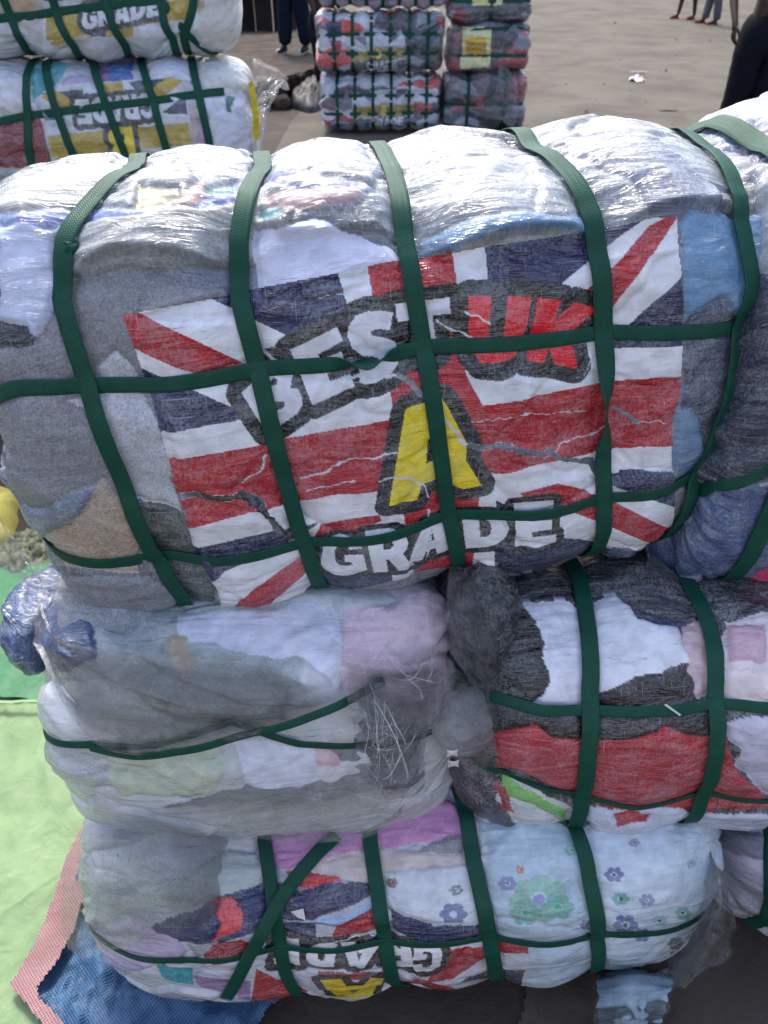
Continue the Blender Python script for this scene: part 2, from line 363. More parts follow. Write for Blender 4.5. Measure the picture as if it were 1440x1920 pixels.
class Bale:
    def __init__(s, center, L, a, b, yaw=0, roll=0, tilt=0, n=3.0, m=5.0, seed=1, step=0.0025, dense=(-0.5, 0.6),
                 A0=0.022, lam=0.05, lump=0.012, fold=0.005, fine=1.0, coarse=6, palette=None, cellsz=0.16, bandA=0.010):
        s.c = np.array(center, float); s.L, s.a, s.b, s.n, s.m = L, a, b, n, m; s.seed = seed; s.step = step; s.dense = dense
        s.A0, s.lam, s.lump, s.fold, s.fine, s.coarse, s.cellsz, s.bandA = A0, lam, lump, fold, fine, coarse, cellsz, bandA
        s.palette = palette or [(200, 205, 215), (170, 175, 185), (215, 215, 220)]
        cy_, sy_ = math.cos(R(yaw)), math.sin(R(yaw)); cr, sr = math.cos(R(roll)), math.sin(R(roll)); ct, st = math.cos(R(tilt)), math.sin(R(tilt))
        Rz = np.array([[cy_, -sy_, 0], [sy_, cy_, 0], [0, 0, 1]]); Ry = np.array([[cr, 0, -sr], [0, 1, 0], [sr, 0, cr]]); Rx = np.array([[1, 0, 0], [0, ct, -st], [0, st, ct]])
        s.Rm = Rz @ Ry @ Rx
        # section table: phi 0 = front, 90 = top
        ph = np.linspace(-math.pi, math.pi, 4001)
        r = (np.abs(np.cos(ph) / a) ** n + np.abs(np.sin(ph) / b) ** n) ** (-1 / n)
        y, z = -r * np.cos(ph), r * np.sin(ph)
        al = np.concatenate([[0], np.cumsum(np.hypot(np.diff(y), np.diff(z)))]); al -= al[2000]
        s.T, s.ty, s.tz = al, y, z; s.tmax = al[-1]
        gy, gz = np.gradient(y), np.gradient(z); ln = np.hypot(gy, gz); s.tny, s.tnz = -gz / ln, gy / ln
        # orientation: outward normal of the section (front must point to -y)
        if s.tny[2000] > 0: s.tny, s.tnz = -s.tny, -s.tnz
        ps = np.linspace(0, math.pi / 2, 4001); x = (L / 2) * np.sin(ps) ** (2 / m); sc = np.cos(ps).clip(0) ** (2 / m); rr = (a + b) / 2
        ul = np.concatenate([[0], np.cumsum(np.hypot(np.diff(x), rr * np.diff(sc)))])
        s.U, s.ux, s.us = ul, x, sc; s.umax = ul[-1]
        s.vs, s.hs, s.extra = [], [], []; s.ridges = []; s.regions = []; s.relief = None; s.rnd = random.Random(seed)
    def base(s, u, t):
        u, t = np.broadcast_arrays(np.asarray(u, float), np.asarray(t, float))
        au = np.clip(np.abs(u), 0, s.umax); sg = np.sign(u)
        x = np.interp(au, s.U, s.ux) * sg; sc = np.interp(au, s.U, s.us)
        y, z = np.interp(t, s.T, s.ty), np.interp(t, s.T, s.tz); ny, nz = np.interp(t, s.T, s.tny), np.interp(t, s.T, s.tnz)
        wx = (np.abs(x) / (s.L / 2)) ** (s.m - 1) * sg; ws = sc ** (s.m - 1)
        N = np.stack([wx, ny * ws, nz * ws], -1); N /= np.linalg.norm(N, axis=-1, keepdims=True) + 1e-9
        return np.stack([x, y * sc, z * sc], -1), N, sc
    def usv(s, st, t): return np.interp(t, st['p'][:, 1], st['p'][:, 0])
    def tsh(s, st, u): return np.interp(u, st['p'][:, 0], st['p'][:, 1])
    def pinch(s, u, t):
        d = np.zeros(np.broadcast(u, t).shape); near = np.full(d.shape, 9.0)
        if s.vs:
            dm = np.full(d.shape, 9.0)
            for st in s.vs: dm = np.minimum(dm, np.maximum(0, np.abs(u - s.usv(st, t)) - st['w'] * 0.55))
            _, N, _ = s.base(u, t); corner = 1 - (np.abs(np.abs(N[..., 1]) - np.abs(N[..., 2])))
            A = s.A0 * (0.75 + 0.6 * corner); d = d - A * np.exp(-dm / s.lam); near = dm
        for st in s.hs:
            dh = np.maximum(0, np.abs(t - s.tsh(st, u)) - st['w'] * 0.55); fr = np.clip(1.6 - np.abs(t) / (s.b * 1.0), 0, 1)
            d = d - s.bandA * np.exp(-dh / 0.03) * fr; near = np.minimum(near, np.where(fr > 0, dh, 9))
        return d, near
    def disp(s, u, t, level=2):
        d, near = s.pinch(u, t)
        S = s.seed * 101
        d = d + s.lump * fbm(u * 3.2, t * 4.0, S, 3)
        for (pl, amp, wid) in s.ridges:
            tl = np.interp(u, pl[:, 0], pl[:, 1]); uf = np.clip(np.minimum(u - pl[0, 0], pl[-1, 0] - u) / 0.04, 0, 1); uf = uf * uf * (3 - 2 * uf)
            q = (t - tl) / wid; d = d + amp * uf * np.where(q > 0, np.exp(-q * 0.8), np.exp(-(q * 5.0) ** 2))
        if level >= 2:
            d = d + s.fold * fbm(u * 3.5 + 3, t * 20.0 + 2.5 * fbm(u * 3, t * 3, S + 9, 2), S + 5, 2, 0.4)
            k = s.fine * np.clip(near / 0.008, 0, 1)
            k2 = np.exp(-near / 0.045)
            top = 0.14 + 0.90 * np.clip((t - s.b * 0.75) / 0.10, 0, 1)
            d = d + k * top * (0.0008 * fbm(u * 14 + 1.5 * fbm(u * 6, t * 9, S + 71, 2), t * 80, S + 7, 3) + 0.0012 * np.clip(ridged(u * 5 + fbm(u * 5, t * 8, S + 72, 2), t * 34, S + 17, 3) - 0.4, 0, 3) + k2 * 0.0018 * fbm(u * 12, t * 120, S + 11, 3))
            if s.relief is not None: d = d + s.sample_relief(u, t)
        return d
    def sample_relief(s, u, t):
        gu, gt, H = s.relief
        fu = np.clip((u - gu[0]) / (gu[1] - gu[0]), 0, len(gu) - 1.001); ft = np.interp(t, gt, np.arange(len(gt))).clip(0, len(gt) - 1.001)
        i, j = fu.astype(int), ft.astype(int); a, b = fu - i, ft - j
        return (H[i, j] * (1 - a) + H[i + 1, j] * a) * (1 - b) + (H[i, j + 1] * (1 - a) + H[i + 1, j + 1] * a) * b
    def surf(s, u, t, off=0.0, level=2, nodisp=False):
        P, N, sc = s.base(u, t)
        d = (0 if nodisp else s.disp(u, t, level)) + off
        k = np.clip(sc * 3, 0.15, 1); P = P + N * (np.asarray(d) * (k if not nodisp else 1))[..., None] if not np.isscalar(d) else P + N * d
        return P @ s.Rm.T + s.c
    def locate(s, pts, nodisp=False, iters=6):
        """survey points of the photograph -> (u, t) surface coordinates of this bale, in metres"""
        Q = np.asarray(pts, float).reshape(-1, 2)
        gu = np.linspace(-s.umax, s.umax, 161); gt = np.linspace(-s.tmax * 0.75, s.tmax * 0.9, 221); U_, T_ = np.meshgrid(gu, gt, indexing='ij')
        f = lambda u, t: s.surf(u, t, level=1, nodisp=nodisp)
        key = (nodisp, len(s.vs), len(s.hs), len(s.ridges))
        if getattr(s, '_ck', None) != key:
            P = f(U_, T_); s._ck = key; s._cp = P
        P = s._cp; px, dep = project(P)
        du = np.gradient(P, axis=0); dt = np.gradient(P, axis=1); N = np.cross(du, dt); C = P - np.array([0, 0, CAM_H])
        _, Nb, _ = s.base(U_, T_); Nw = Nb @ s.Rm.T
        vis = (Nw * C).sum(-1) < -0.02 * np.linalg.norm(C, axis=-1)
        pv, uv_, tv = px[vis], U_[vis], T_[vis]
        u = np.zeros(len(Q)); t = np.zeros(len(Q))
        for i, q in enumerate(Q):
            k = np.argmin(((pv - q) ** 2).sum(-1)); u[i], t[i] = uv_[k], tv[k]
        e = 1e-3; err = lambda u, t: project(f(u, t))[0] - Q
        E = err(u, t); en = np.linalg.norm(E, axis=-1)
        for _ in range(iters):
            Ju = (err(u + e, t) - E) / e; Jt = (err(u, t + e) - E) / e
            det = Ju[:, 0] * Jt[:, 1] - Ju[:, 1] * Jt[:, 0]; det = np.where(np.abs(det) < 1e3, 1e3 * np.sign(det + 1e-9), det)
            su = -(E[:, 0] * Jt[:, 1] - E[:, 1] * Jt[:, 0]) / det; sv = -(Ju[:, 0] * E[:, 1] - Ju[:, 1] * E[:, 0]) / det
            su, sv = np.clip(su, -0.02, 0.02), np.clip(sv, -0.02, 0.02)
            E2 = err(u + su, t + sv); e2 = np.linalg.norm(E2, axis=-1); ok = e2 < en
            u = np.where(ok, u + su, u); t = np.where(ok, t + sv, t); E = np.where(ok[:, None], E2, E); en = np.where(ok, e2, en)
        return np.stack([u, t], -1)
    def vstrap(s, pts, w=0.030, **k):
        p = s.locate(pts, nodisp=True); p = p[np.argsort(p[:, 1])]
        s.vs.append(dict(p=p, w=w, **k))
    def hstrap(s, pts, w=0.024, **k):
        p = s.locate(pts, nodisp=True); p = p[np.argsort(p[:, 0])]
        s.hs.append(dict(p=p, w=w, **k))
    def ridge(s, pts, amp=0.012, wid=0.03):
        p = s.locate(pts); s.ridges.append((p[np.argsort(p[:, 0])], amp, wid))
    def region(s, name, color, poly, haze=1.0, mat='wrapped', step=14, label=None):
        s.regions.append((name, color, s.locate(densify(poly, step)), haze, mat, label))
    def mark(s, color, poly, step=10, haze=None):            # pattern on whatever garment lies there
        s.regions.append((None, color, s.locate(densify(poly, step)), haze, None, None))
    def build(s, name, label, cat='clothing bale', group=None, default_mat='wrapped', garment_name='garment', parts=True):
        s.root = empty(name, tuple(s.c - np.array([0, 0, s.b])), label, cat, group)
        nu = max(8, int(2 * s.umax / s.step)); gu = np.linspace(-s.umax, s.umax, nu)
        t0, t1 = s.dense; td = np.arange(t0, t1, s.step)
        lo = np.arange(-s.tmax, t0, s.step * s.coarse); hi = np.append(np.arange(t1, s.tmax, s.step * s.coarse), s.tmax)
        gt = np.concatenate([lo, td, hi]); gt = gt[np.concatenate([[True], np.diff(gt) > s.step * 0.3])]; nt = len(gt)
        U_, T_ = np.meshgrid(gu, gt, indexing='ij')
        # loose garments everywhere: warped cells
        rs = np.random.RandomState(s.seed); area = 2 * s.umax * 2 * s.tmax; k = max(4, int(area / s.cellsz ** 2))
        su, stt = rs.uniform(-s.umax, s.umax, k), rs.uniform(-s.tmax, s.tmax, k)
        wu = U_ + 0.035 * fbm(U_ * 9, T_ * 9, s.seed + 3, 3); wt = T_ + 0.02 * fbm(U_ * 9, T_ * 9, s.seed + 4, 3)
        best = np.full(U_.shape, 1e9); rid = np.zeros(U_.shape, int)
        for i in range(k):
            dd = ((wu - su[i]) / 1.5) ** 2 + ((wt - stt[i]) * 1.2) ** 2; m_ = dd < best; best = np.where(m_, dd, best); rid = np.where(m_, i, rid)
        pal = np.array(s.palette, float); pick = rs.randint(0, len(pal), k)
        rgb = lin(pal[pick] * rs.uniform(0.88, 1.08, (k, 1)).clip(0, 1.1))[rid]; haze = np.ones(U_.shape)
        info = {i: (garment_name, default_mat, None) for i in range(k)}; nid = k
        for (nm, colr, poly, hz, mt, lb) in s.regions:
            wob = 0.006
            inn = inside(U_ + wob * fbm(U_ * 24, T_ * 24, nid, 4) * (nm is not None), T_ + wob * fbm(U_ * 24, T_ * 24, nid + 7, 4) * (nm is not None), poly)
            if not inn.any(): continue
            rgb[inn] = lin(colr)
            if hz is not None: haze[inn] = hz
            if nm is not None: rid[inn] = nid; info[nid] = (nm, mt, lb); nid += 1
        hh = rs.uniform(-0.005, 0.005, nid) * min(1.0, 0.0025 / s.step + 0.3); H = hh[rid]
        edge = (np.abs(np.diff(rid, axis=0, prepend=rid[:1])) + np.abs(np.diff(rid, axis=1, prepend=rid[:, :1])) > 0) * 1.0
        ang = rs.uniform(-0.5, 0.5, nid)[rid] + 0.3 * fbm(U_ * 5, T_ * 5, s.seed, 2); ca, sa = np.cos(ang), np.sin(ang)
        H = H + 0.0022 * rs.uniform(0.3, 1.2, nid)[rid] * 1.3 * fbm((U_ * ca + T_ * sa) * 8, (T_ * ca - U_ * sa) * 34 + rid * 3.7, s.seed + 2, 1)
        for ax in (0, 1): edge = np.maximum(edge, np.maximum(np.roll(edge, 1, ax), np.roll(edge, -1, ax)))
        H = H - 0.0035 * edge
        for ax in (0, 1):
            for _ in range(1 + (s.step < 0.003)):
                H = (H + np.roll(H, 1, ax) + np.roll(H, -1, ax)) / 3
        s.relief = (gu, gt, H)
        P = s.surf(U_, T_)
        fid = rid[:-1, :-1]; V = P.reshape(-1, 3)
        A = {'col': ('FLOAT_COLOR', np.concatenate([rgb, np.ones(rgb.shape[:2] + (1,))], -1).reshape(-1, 4)), 'haze': ('FLOAT', haze.ravel()),
             'wuv': ('FLOAT_VECTOR', np.stack([U_, T_, np.zeros_like(U_)], -1).reshape(-1, 3))}
        fid, src = split_cells(fid); info = {i: info[src[i]] for i in src}
        ids, cnt = np.unique(fid, return_counts=True)
        small = set(ids[cnt < 60])
        if small:
            for it in range(400):
                bad = np.isin(fid, list(small))
                if not bad.any(): break
                r_ = fid.copy(); sh, ax = ((1, 0), (-1, 0), (1, 1), (-1, 1))[it % 4]; q = np.roll(fid, sh, ax); okq = bad & ~np.isin(q, list(small)); r_[okq] = q[okq]; fid = r_
        ids = np.unique(fid)
        if not parts:
            mats = sorted({info[i][1] for i in ids}); ids_by = {mm: [i for i in ids if info[i][1] == mm] for mm in mats}
            for mm, lst in ids_by.items():
                F = grid_faces(nu, nt, np.isin(fid, lst)); v, f, a_ = compact(V, F, A); mesh_obj('wrapped_clothes', v, f[:, ::-1], M[mm], s.root, attrs=a_)
        else:
            for i in ids:
                F = grid_faces(nu, nt, fid == i); v, f, a_ = compact(V, F, A)
                nm, mt, lb = info[i]; o = mesh_obj(nm, v, f[:, ::-1], M[mt], s.root, attrs=a_)
                if lb: o['label'] = lb
        for st in s.vs: s.make_vstrap(st)
        for st in s.hs: s.make_hstrap(st)
        return s.root
    def ribbon(s, C, S_, N, w, th=0.0009, name='strap', mat='strap', label=None):
        w = np.broadcast_to(w, (len(C),))[:, None]; al = np.concatenate([[0], np.cumsum(np.linalg.norm(np.diff(C, axis=0), axis=1))])
        offs = [(-.5, 0.2), (-.47, 1), (-.25, 1.25), (0, 1.3), (.25, 1.25), (.47, 1), (.5, .2), (.47, -1), (-.47, -1)]
        V, W = [], []
        for o, h in offs:
            V.append(C + S_ * w * o + N * th * h); W.append(np.stack([al, (o + 0.5) * w[:, 0], np.zeros(len(al))], -1))
        V = np.stack(V, 1); W = np.stack(W, 1); n, k = V.shape[:2]
        i, j = np.meshgrid(np.arange(n - 1), np.arange(k), indexing='ij'); a = i * k + j; b = i * k + (j + 1) % k
        F = np.stack([a, b, b + k, a + k], -1).reshape(-1, 4)
        o = mesh_obj(name, V.reshape(-1, 3), F, M[mat], s.root, attrs={'wuv': ('FLOAT_VECTOR', W.reshape(-1, 3))})
        if label: o['label'] = label
        return o
    def make_vstrap(s, st):
        t = np.linspace(-s.tmax * 0.999, s.tmax * 0.999, int(2 * s.tmax / max(0.006, s.step * 1.5))); u = s.usv(st, t)
        C = s.surf(u, t, 0.0045, level=1) if s.relief is None else s.surf(u, t, 0.0045, level=1)
        # follow the folds loosely so the strap never sinks
        hi = np.max([s.surf_h(u + d, t) for d in (-st['w'] * .4, 0, st['w'] * .4)], axis=0)
        ker = np.ones(7) / 7; hi = np.convolve(np.pad(hi, 3, 'edge'), ker, 'valid') + 0.0008
        P, N, sc = s.base(u, t); kk = np.clip(sc * 3, 0.15, 1)
        C = (P + N * ((hi + 0.0042 + st.get('lift', 0)) * kk)[:, None]) @ s.Rm.T + s.c; Nw = N @ s.Rm.T
        T = np.gradient(C, axis=0); T /= np.linalg.norm(T, axis=1, keepdims=True); S_ = np.cross(Nw, T); S_ /= np.linalg.norm(S_, axis=1, keepdims=True)
        tw = st.get('twist'); w = np.full(len(t), st['w'])
        if tw:                                                  # the strap turns on its edge near surface height tw
            an = 1.15 * np.exp(-((t - s.locate([tw])[0, 1]) / 0.05) ** 2); N2 = np.cross(T, S_)
            S_ = S_ * np.cos(an)[:, None] + Nw * np.sin(an)[:, None]
            C = C + Nw * (np.sin(an) * st['w'] * 0.42)[:, None]; Nw = np.cross(T, S_)
        s.ribbon(C, S_, Nw, w)
    def on(s, px, py, off=0.02):
        q = s.locate([(px, py)]); return s.surf(q[:, 0], q[:, 1], off, level=1)[0]
    def surf_h(s, u, t): return s.disp(u, t, 2)
    def make_hstrap(s, st):
        um = st.get('ulim', (-s.umax * 0.97, s.umax * 0.97)); u = np.linspace(um[0], um[1], int((um[1] - um[0]) / max(0.006, s.step * 1.5))); t = s.tsh(st, u)
        hi = np.max([s.surf_h(u, t + d) for d in (-st['w'] * .4, 0, st['w'] * .4)], axis=0)
        ker = np.ones(9) / 9; hi = np.convolve(np.pad(hi, 4, 'edge'), ker, 'valid')
        P, N, sc = s.base(u, t); kk = np.clip(sc * 3, 0.15, 1)
        C = (P + N * ((hi + 0.0022) * kk)[:, None]) @ s.Rm.T + s.c; Nw = N @ s.Rm.T
        T = np.gradient(C, axis=0); T /= np.linalg.norm(T, axis=1, keepdims=True); S_ = np.cross(Nw, T); S_ /= np.linalg.norm(S_, axis=1, keepdims=True)
        for tw in st.get('twists', []):
            an = 1.2 * np.exp(-((u - s.locate([tw])[0, 0]) / 0.022) ** 2)
            S_ = S_ * np.cos(an)[:, None] + Nw * np.sin(an)[:, None]; C = C + Nw * (np.sin(an) * st['w'] * 0.3)[:, None]; Nw = np.cross(T, S_)
        s.ribbon(C, S_, Nw, st['w'])
    def free_strap(s, pts, w=0.026, off=0.010, n=120, label=None):
        p = catmull(s.locate(pts), n); u, t = p[:, 0], p[:, 1]
        hi = s.surf_h(u, t); hi = np.convolve(np.pad(hi, 6, 'edge'), np.ones(13) / 13, 'valid')
        P, N, sc = s.base(u, t); C = (P + N * (hi + 0.004 + off * np.sin(np.linspace(0, math.pi, n)))[:, None]) @ s.Rm.T + s.c; Nw = N @ s.Rm.T
        T = np.gradient(C, axis=0); T /= np.linalg.norm(T, axis=1, keepdims=True); S_ = np.cross(Nw, T); S_ /= np.linalg.norm(S_, axis=1, keepdims=True)
        s.ribbon(C, S_, Nw, w, label=label)
    def print_sheet(s, outline, paint, step=0.0015, off=0.0012, cuts=(), whites=(), mat='print', name='printed_film', label=None, haze=1.0, pxm=None):
        ol = s.locate(densify(outline, 12)); mpp = pxm or (project(s.c)[1] / FPX)
        u0, u1, t0, t1 = ol[:, 0].min(), ol[:, 0].max(), ol[:, 1].min(), ol[:, 1].max()
        gu, gt = np.arange(u0, u1 + step, step), np.arange(t0, t1 + step, step); U_, T_ = np.meshgrid(gu, gt, indexing='ij')
        keep = inside(U_, T_, ol); rgb = np.zeros(U_.shape + (3,)); rgb[:] = lin(paint[0])
        for it in paint[1:]:
            if it[0] == 'f': rgb[inside(U_, T_, s.locate(densify(it[2], 12)))] = lin(it[1])
            else:                                               # ('g', fill, edge, edge width in survey pixels, [(outer, holes)...])
                _, fill, edge, ew, gl = it; G = [(s.locate(densify(o, 9)), [s.locate(densify(h, 9)) for h in hs]) for o, hs in gl]; wm = ew * mpp
                for o, hs in G:
                    rgb[inside(U_, T_, o) | (dist_poly(U_, T_, o, lim=wm * 1.1) < wm)] = lin(edge)
                for o, hs in G:
                    mk = inside(U_, T_, o)
                    for h in hs: mk &= ~inside(U_, T_, h)
                    rgb[mk] = lin(fill)
        hz = np.full(U_.shape, haze)
        jag = 0.6 + 0.8 * (vnoise(U_ * 160, T_ * 160, 5) * 0.5 + 0.5) * (vnoise(U_ * 35, T_ * 35, 8) * 0.5 + 0.9)
        for pl, w in cuts:
            d = dist_poly(U_ + 0.002 * vnoise(U_ * 90, T_ * 90, 3), T_ + 0.002 * vnoise(U_ * 90, T_ * 90, 4), s.locate(densify(pl, 10, False)), False)
            rgb[d < w * mpp * 0.5 * jag + 0.0007] = lin((225, 230, 238)); keep &= ~(d < w * mpp * 0.5 * jag)
        for pl, w in whites:
            d = dist_poly(U_ + 0.003 * vnoise(U_ * 90, T_ * 90, 3), T_ + 0.003 * vnoise(U_ * 120, T_ * 120, 4), s.locate(densify(pl, 10, False)), False)
            rgb[d < w * mpp * 0.5 * jag] = lin((215, 220, 230))
        P = s.surf(U_, T_, off)
        A = {'col': ('FLOAT_COLOR', np.concatenate([rgb, np.ones(rgb.shape[:2] + (1,))], -1).reshape(-1, 4)), 'haze': ('FLOAT', hz.ravel()),
             'wuv': ('FLOAT_VECTOR', np.stack([U_, T_, np.zeros_like(U_)], -1).reshape(-1, 3))}
        F = grid_faces(len(gu), len(gt), keep[:-1, :-1] & keep[1:, 1:]); v, f, a_ = compact(P.reshape(-1, 3), F, A)
        o = mesh_obj(name, v, f[:, ::-1], M[mat], s.root, attrs=a_)
        if label: o['label'] = label
        return o

def film_flap(rows, mat, parent=None, name='loose_film', nu=70, nv=50, amp=0.006, seed=1, freq=14, label=None, ani=(0.6, 1.5)):
    """a crumpled sheet of loose film through rows of 3-D points"""
    G = np.stack([catmull(r, nu) for r in rows], 0); G = np.stack([catmull(G[:, i], nv) for i in range(nu)], 1)
    du, dv = np.gradient(G, axis=1), np.gradient(G, axis=0); N = np.cross(du, dv); N /= np.linalg.norm(N, axis=-1, keepdims=True) + 1e-9
    su = np.linalg.norm(du, axis=-1).mean(0).cumsum(); sv = np.linalg.norm(dv, axis=-1).mean(1).cumsum(); V_, U_ = np.meshgrid(sv, su, indexing='ij')
    d = amp * (0.6 * fbm(U_ * freq, V_ * freq, seed, 4) + 1.1 * np.clip(ridged(U_ * freq * ani[0] + fbm(U_ * 6, V_ * 6, seed + 8, 2), V_ * freq * ani[1], seed + 4, 3), -0.2, 3))
    P = G + N * d[..., None]
    rag = 0.004 * vnoise(U_ * 60, V_ * 60, seed)
    P[0] += (G[0] - G[1]) * (rag[0] * 300)[:, None] * 0.5; P[-1] += (G[-1] - G[-2]) * (rag[-1] * 300)[:, None] * 0.5
    o = mesh_obj(name, P.reshape(-1, 3), grid_faces(nv, nu), M[mat], parent, attrs={'wuv': ('FLOAT_VECTOR', np.stack([U_, V_, 0 * U_], -1).reshape(-1, 3))})
    if label: o['label'] = label
    return o

# ------------------------------------------------------------------ ground, road, slab
M['ground'] = plain('dark_dirt', (0.045, 0.037, 0.031), 0.9, 3, 0.4, 0.01, 40, color2=(0.075, 0.060, 0.050), fine=0.4)
M['road'] = plain('dusty_road', (0.135, 0.122, 0.104), 0.92, 1.3, 0.2, 0.012, 45, spec=0.15, color2=(0.088, 0.079, 0.068), fine=0.25)
M['concrete'] = plain('rough_concrete', (0.075, 0.058, 0.046), 0.95, 6, 0.5, 0.03, 14, color2=(0.03, 0.025, 0.021), fine=0.5)

def sheet(name, x0, x1, y0, y1, z, n, mat, amp=0.0, freq=1.0, edge=0.0):
    gx, gy = np.linspace(x0, x1, n), np.linspace(y0, y1, n); X, Y = np.meshgrid(gx, gy, indexing='ij')
    Z = z + amp * fbm(X * freq, Y * freq, 3, 4)
    if edge: X = X + edge * (X == X.min()) * fbm(Y * 1.5, Y * 0, 5, 3)
    o = mesh_obj(name, np.stack([X, Y, Z], -1).reshape(-1, 3), grid_faces(n, n), mat); return tag(o, kind='structure')
sheet('ground', -150, 150, -60, 240, 0.0, 3, M['ground'])
sheet('road', -0.95, 60, 3.2, 140, 0.006, 90, M['road'], edge=0.12)
M['wall'] = plain('unseen_wall_plaster', (0.50, 0.49, 0.47), 0.95, 2, 0.4, 0.01, 20, color2=(0.38, 0.37, 0.35))
def wall(name, x0, x1, y0, y1, h):
    bm_v = [(x0, y0, 0), (x1, y0, 0), (x1, y1, 0), (x0, y1, 0)]; V = bm_v + [(x, y, h) for x, y, _ in bm_v]
    return tag(mesh_obj(name, V, [(0, 1, 2, 3), (4, 5, 6, 7), (0, 1, 5, 4), (1, 2, 6, 5), (2, 3, 7, 6), (3, 0, 4, 7)], M['wall'], smooth=False), kind='structure')
wall('unseen_bounce_wall', -14, 14, -4.4, -3.9, 3.4)          # unseen walls added behind and beside the camera to bounce daylight onto the bales
wall('unseen_bounce_wall', 14, 14.5, -4.4, 30, 5.2); wall('unseen_bounce_wall', -14.5, -14, -4.4, 30, 5.2)
sheet('pavement', -1.15, 4.0, -1.0, 3.0, 0.005, 60, M['ground'], amp=0.0)

rng = np.random.RandomState(4)
def slab(name, top, z0, z1, mat, label, cat, undercut=0.12, seed=3):
    P = densify(top, 0.09); n = len(P); c = P.mean(0); V, F = [], []
    lv = [(z1, 0.0), (z1 - 0.03, -0.012), ((z0 + z1) / 2, 0.02), (z0 + 0.05, undercut), (z0, undercut)]
    for k, (z, ins) in enumerate(lv):
        for i, p in enumerate(P):
            d = (c - p) / np.linalg.norm(c - p); j = 0.03 * vnoise(i * 0.9, k * 3.1, seed) if k else 0.012 * vnoise(i * .9, 0, seed)
            q = p + d * (ins + j); V.append((q[0], q[1], z + 0.02 * vnoise(i * 0.7, k * 5.0 + 2, seed)))
    for k in range(len(lv) - 1):
        for i in range(n): F.append((k * n + i, k * n + (i + 1) % n, (k + 1) * n + (i + 1) % n, (k + 1) * n + i))
    V.append((c[0], c[1], z1)); F += [(i, (i + 1) % n, len(V) - 1) for i in range(n)]
    return tag(mesh_obj(name, V, F, mat, smooth=False), label, cat)
slab('concrete_slab', [(-4.2, 10.7), (-1.72, 9.75), (-1.15, 10.15), (-0.82, 11.0), (-0.95, 14.5), (-4.2, 14.6)], 0.0, 0.30, M['concrete'], 'raised broken concrete slab under the man in sneakers, beyond the left bales', 'concrete slab')
for i, (px, py, D, r) in enumerate([(470, 205, 9.6, 0.09), (505, 188, 9.5, 0.12), (530, 196, 9.3, 0.10), (552, 178, 9.6, 0.11)]):
    p = on_ground(px, py + 8); bmv = []
    import bmesh
    bm = bmesh.new(); bmesh.ops.create_icosphere(bm, subdivisions=2, radius=r)
    for v in bm.verts: v.co *= 1 + 0.35 * float(vnoise(v.co.x * 14 + i, v.co.y * 14 + v.co.z * 9, i))
    me = bpy.data.meshes.new('rubble_stone'); bm.to_mesh(me); bm.free(); me.materials.append(M['concrete'])
    o = bpy.data.objects.new('rubble_stone', me); COL.objects.link(o); o.location = (p[0], p[1], r * 0.45); o.rotation_euler = (i, i * 2, 0)
    tag(o, ['brown rubble stone beside the left bale film', 'largest brown rubble stone in front of the slab', 'rubble stone near the dark corner of the slab', 'rubble stone closest to the far stack'][i], 'stone', 'rubble in front of the concrete slab')

# dark stall behind the left stack
M['stall'] = plain('dark_boards', (0.022, 0.018, 0.016), 0.85, 5, 0.4, 0.004, 30, fine=0.3)
M['stall2'] = plain('faded_boards', (0.04, 0.032, 0.028), 0.85, 5, 0.4, 0.004, 30, fine=0.3)
def box(name, c, sx, sy, sz, mat, parent=None, rot=0, bevel=0.004):
    bm = bmesh.new(); bmesh.ops.create_cube(bm, size=1)
    for v in bm.verts: v.co = Vector((v.co.x * sx, v.co.y * sy, v.co.z * sz))
    bmesh.ops.bevel(bm, geom=bm.edges[:], offset=bevel, segments=1, affect='EDGES')
    bm.transform(Matrix.Translation(c) @ Matrix.Rotation(rot, 4, 'Z')); me = bpy.data.meshes.new(name); bm.to_mesh(me); bm.free(); me.materials.append(mat)
    o = bpy.data.objects.new(name, me); COL.objects.link(o)
    if parent is not None:
        o.parent = parent; o.matrix_parent_inverse = Matrix.Translation(parent.location).inverted()
    return o
stall = empty('market_stall', (-3.2, 15.2, 0), 'dark wooden stall with boarded front behind the men and the concrete slab', 'stall')
for i in range(14):
    box('board', (-5.6 + i * 0.30, 15.2 + 0.02 * (i % 3), 0.75), 0.285, 0.03, 1.5 - 0.03 * (i % 4), M['stall'] if i % 3 else M['stall2'], stall)
for x in (-5.7, -1.5): box('post', (x, 15.1, 1.2), 0.09, 0.09, 2.4, M['stall2'], stall)
box('shelf', (-3.6, 14.85, 0.9), 4.2, 0.6, 0.05, M['stall2'], stall)

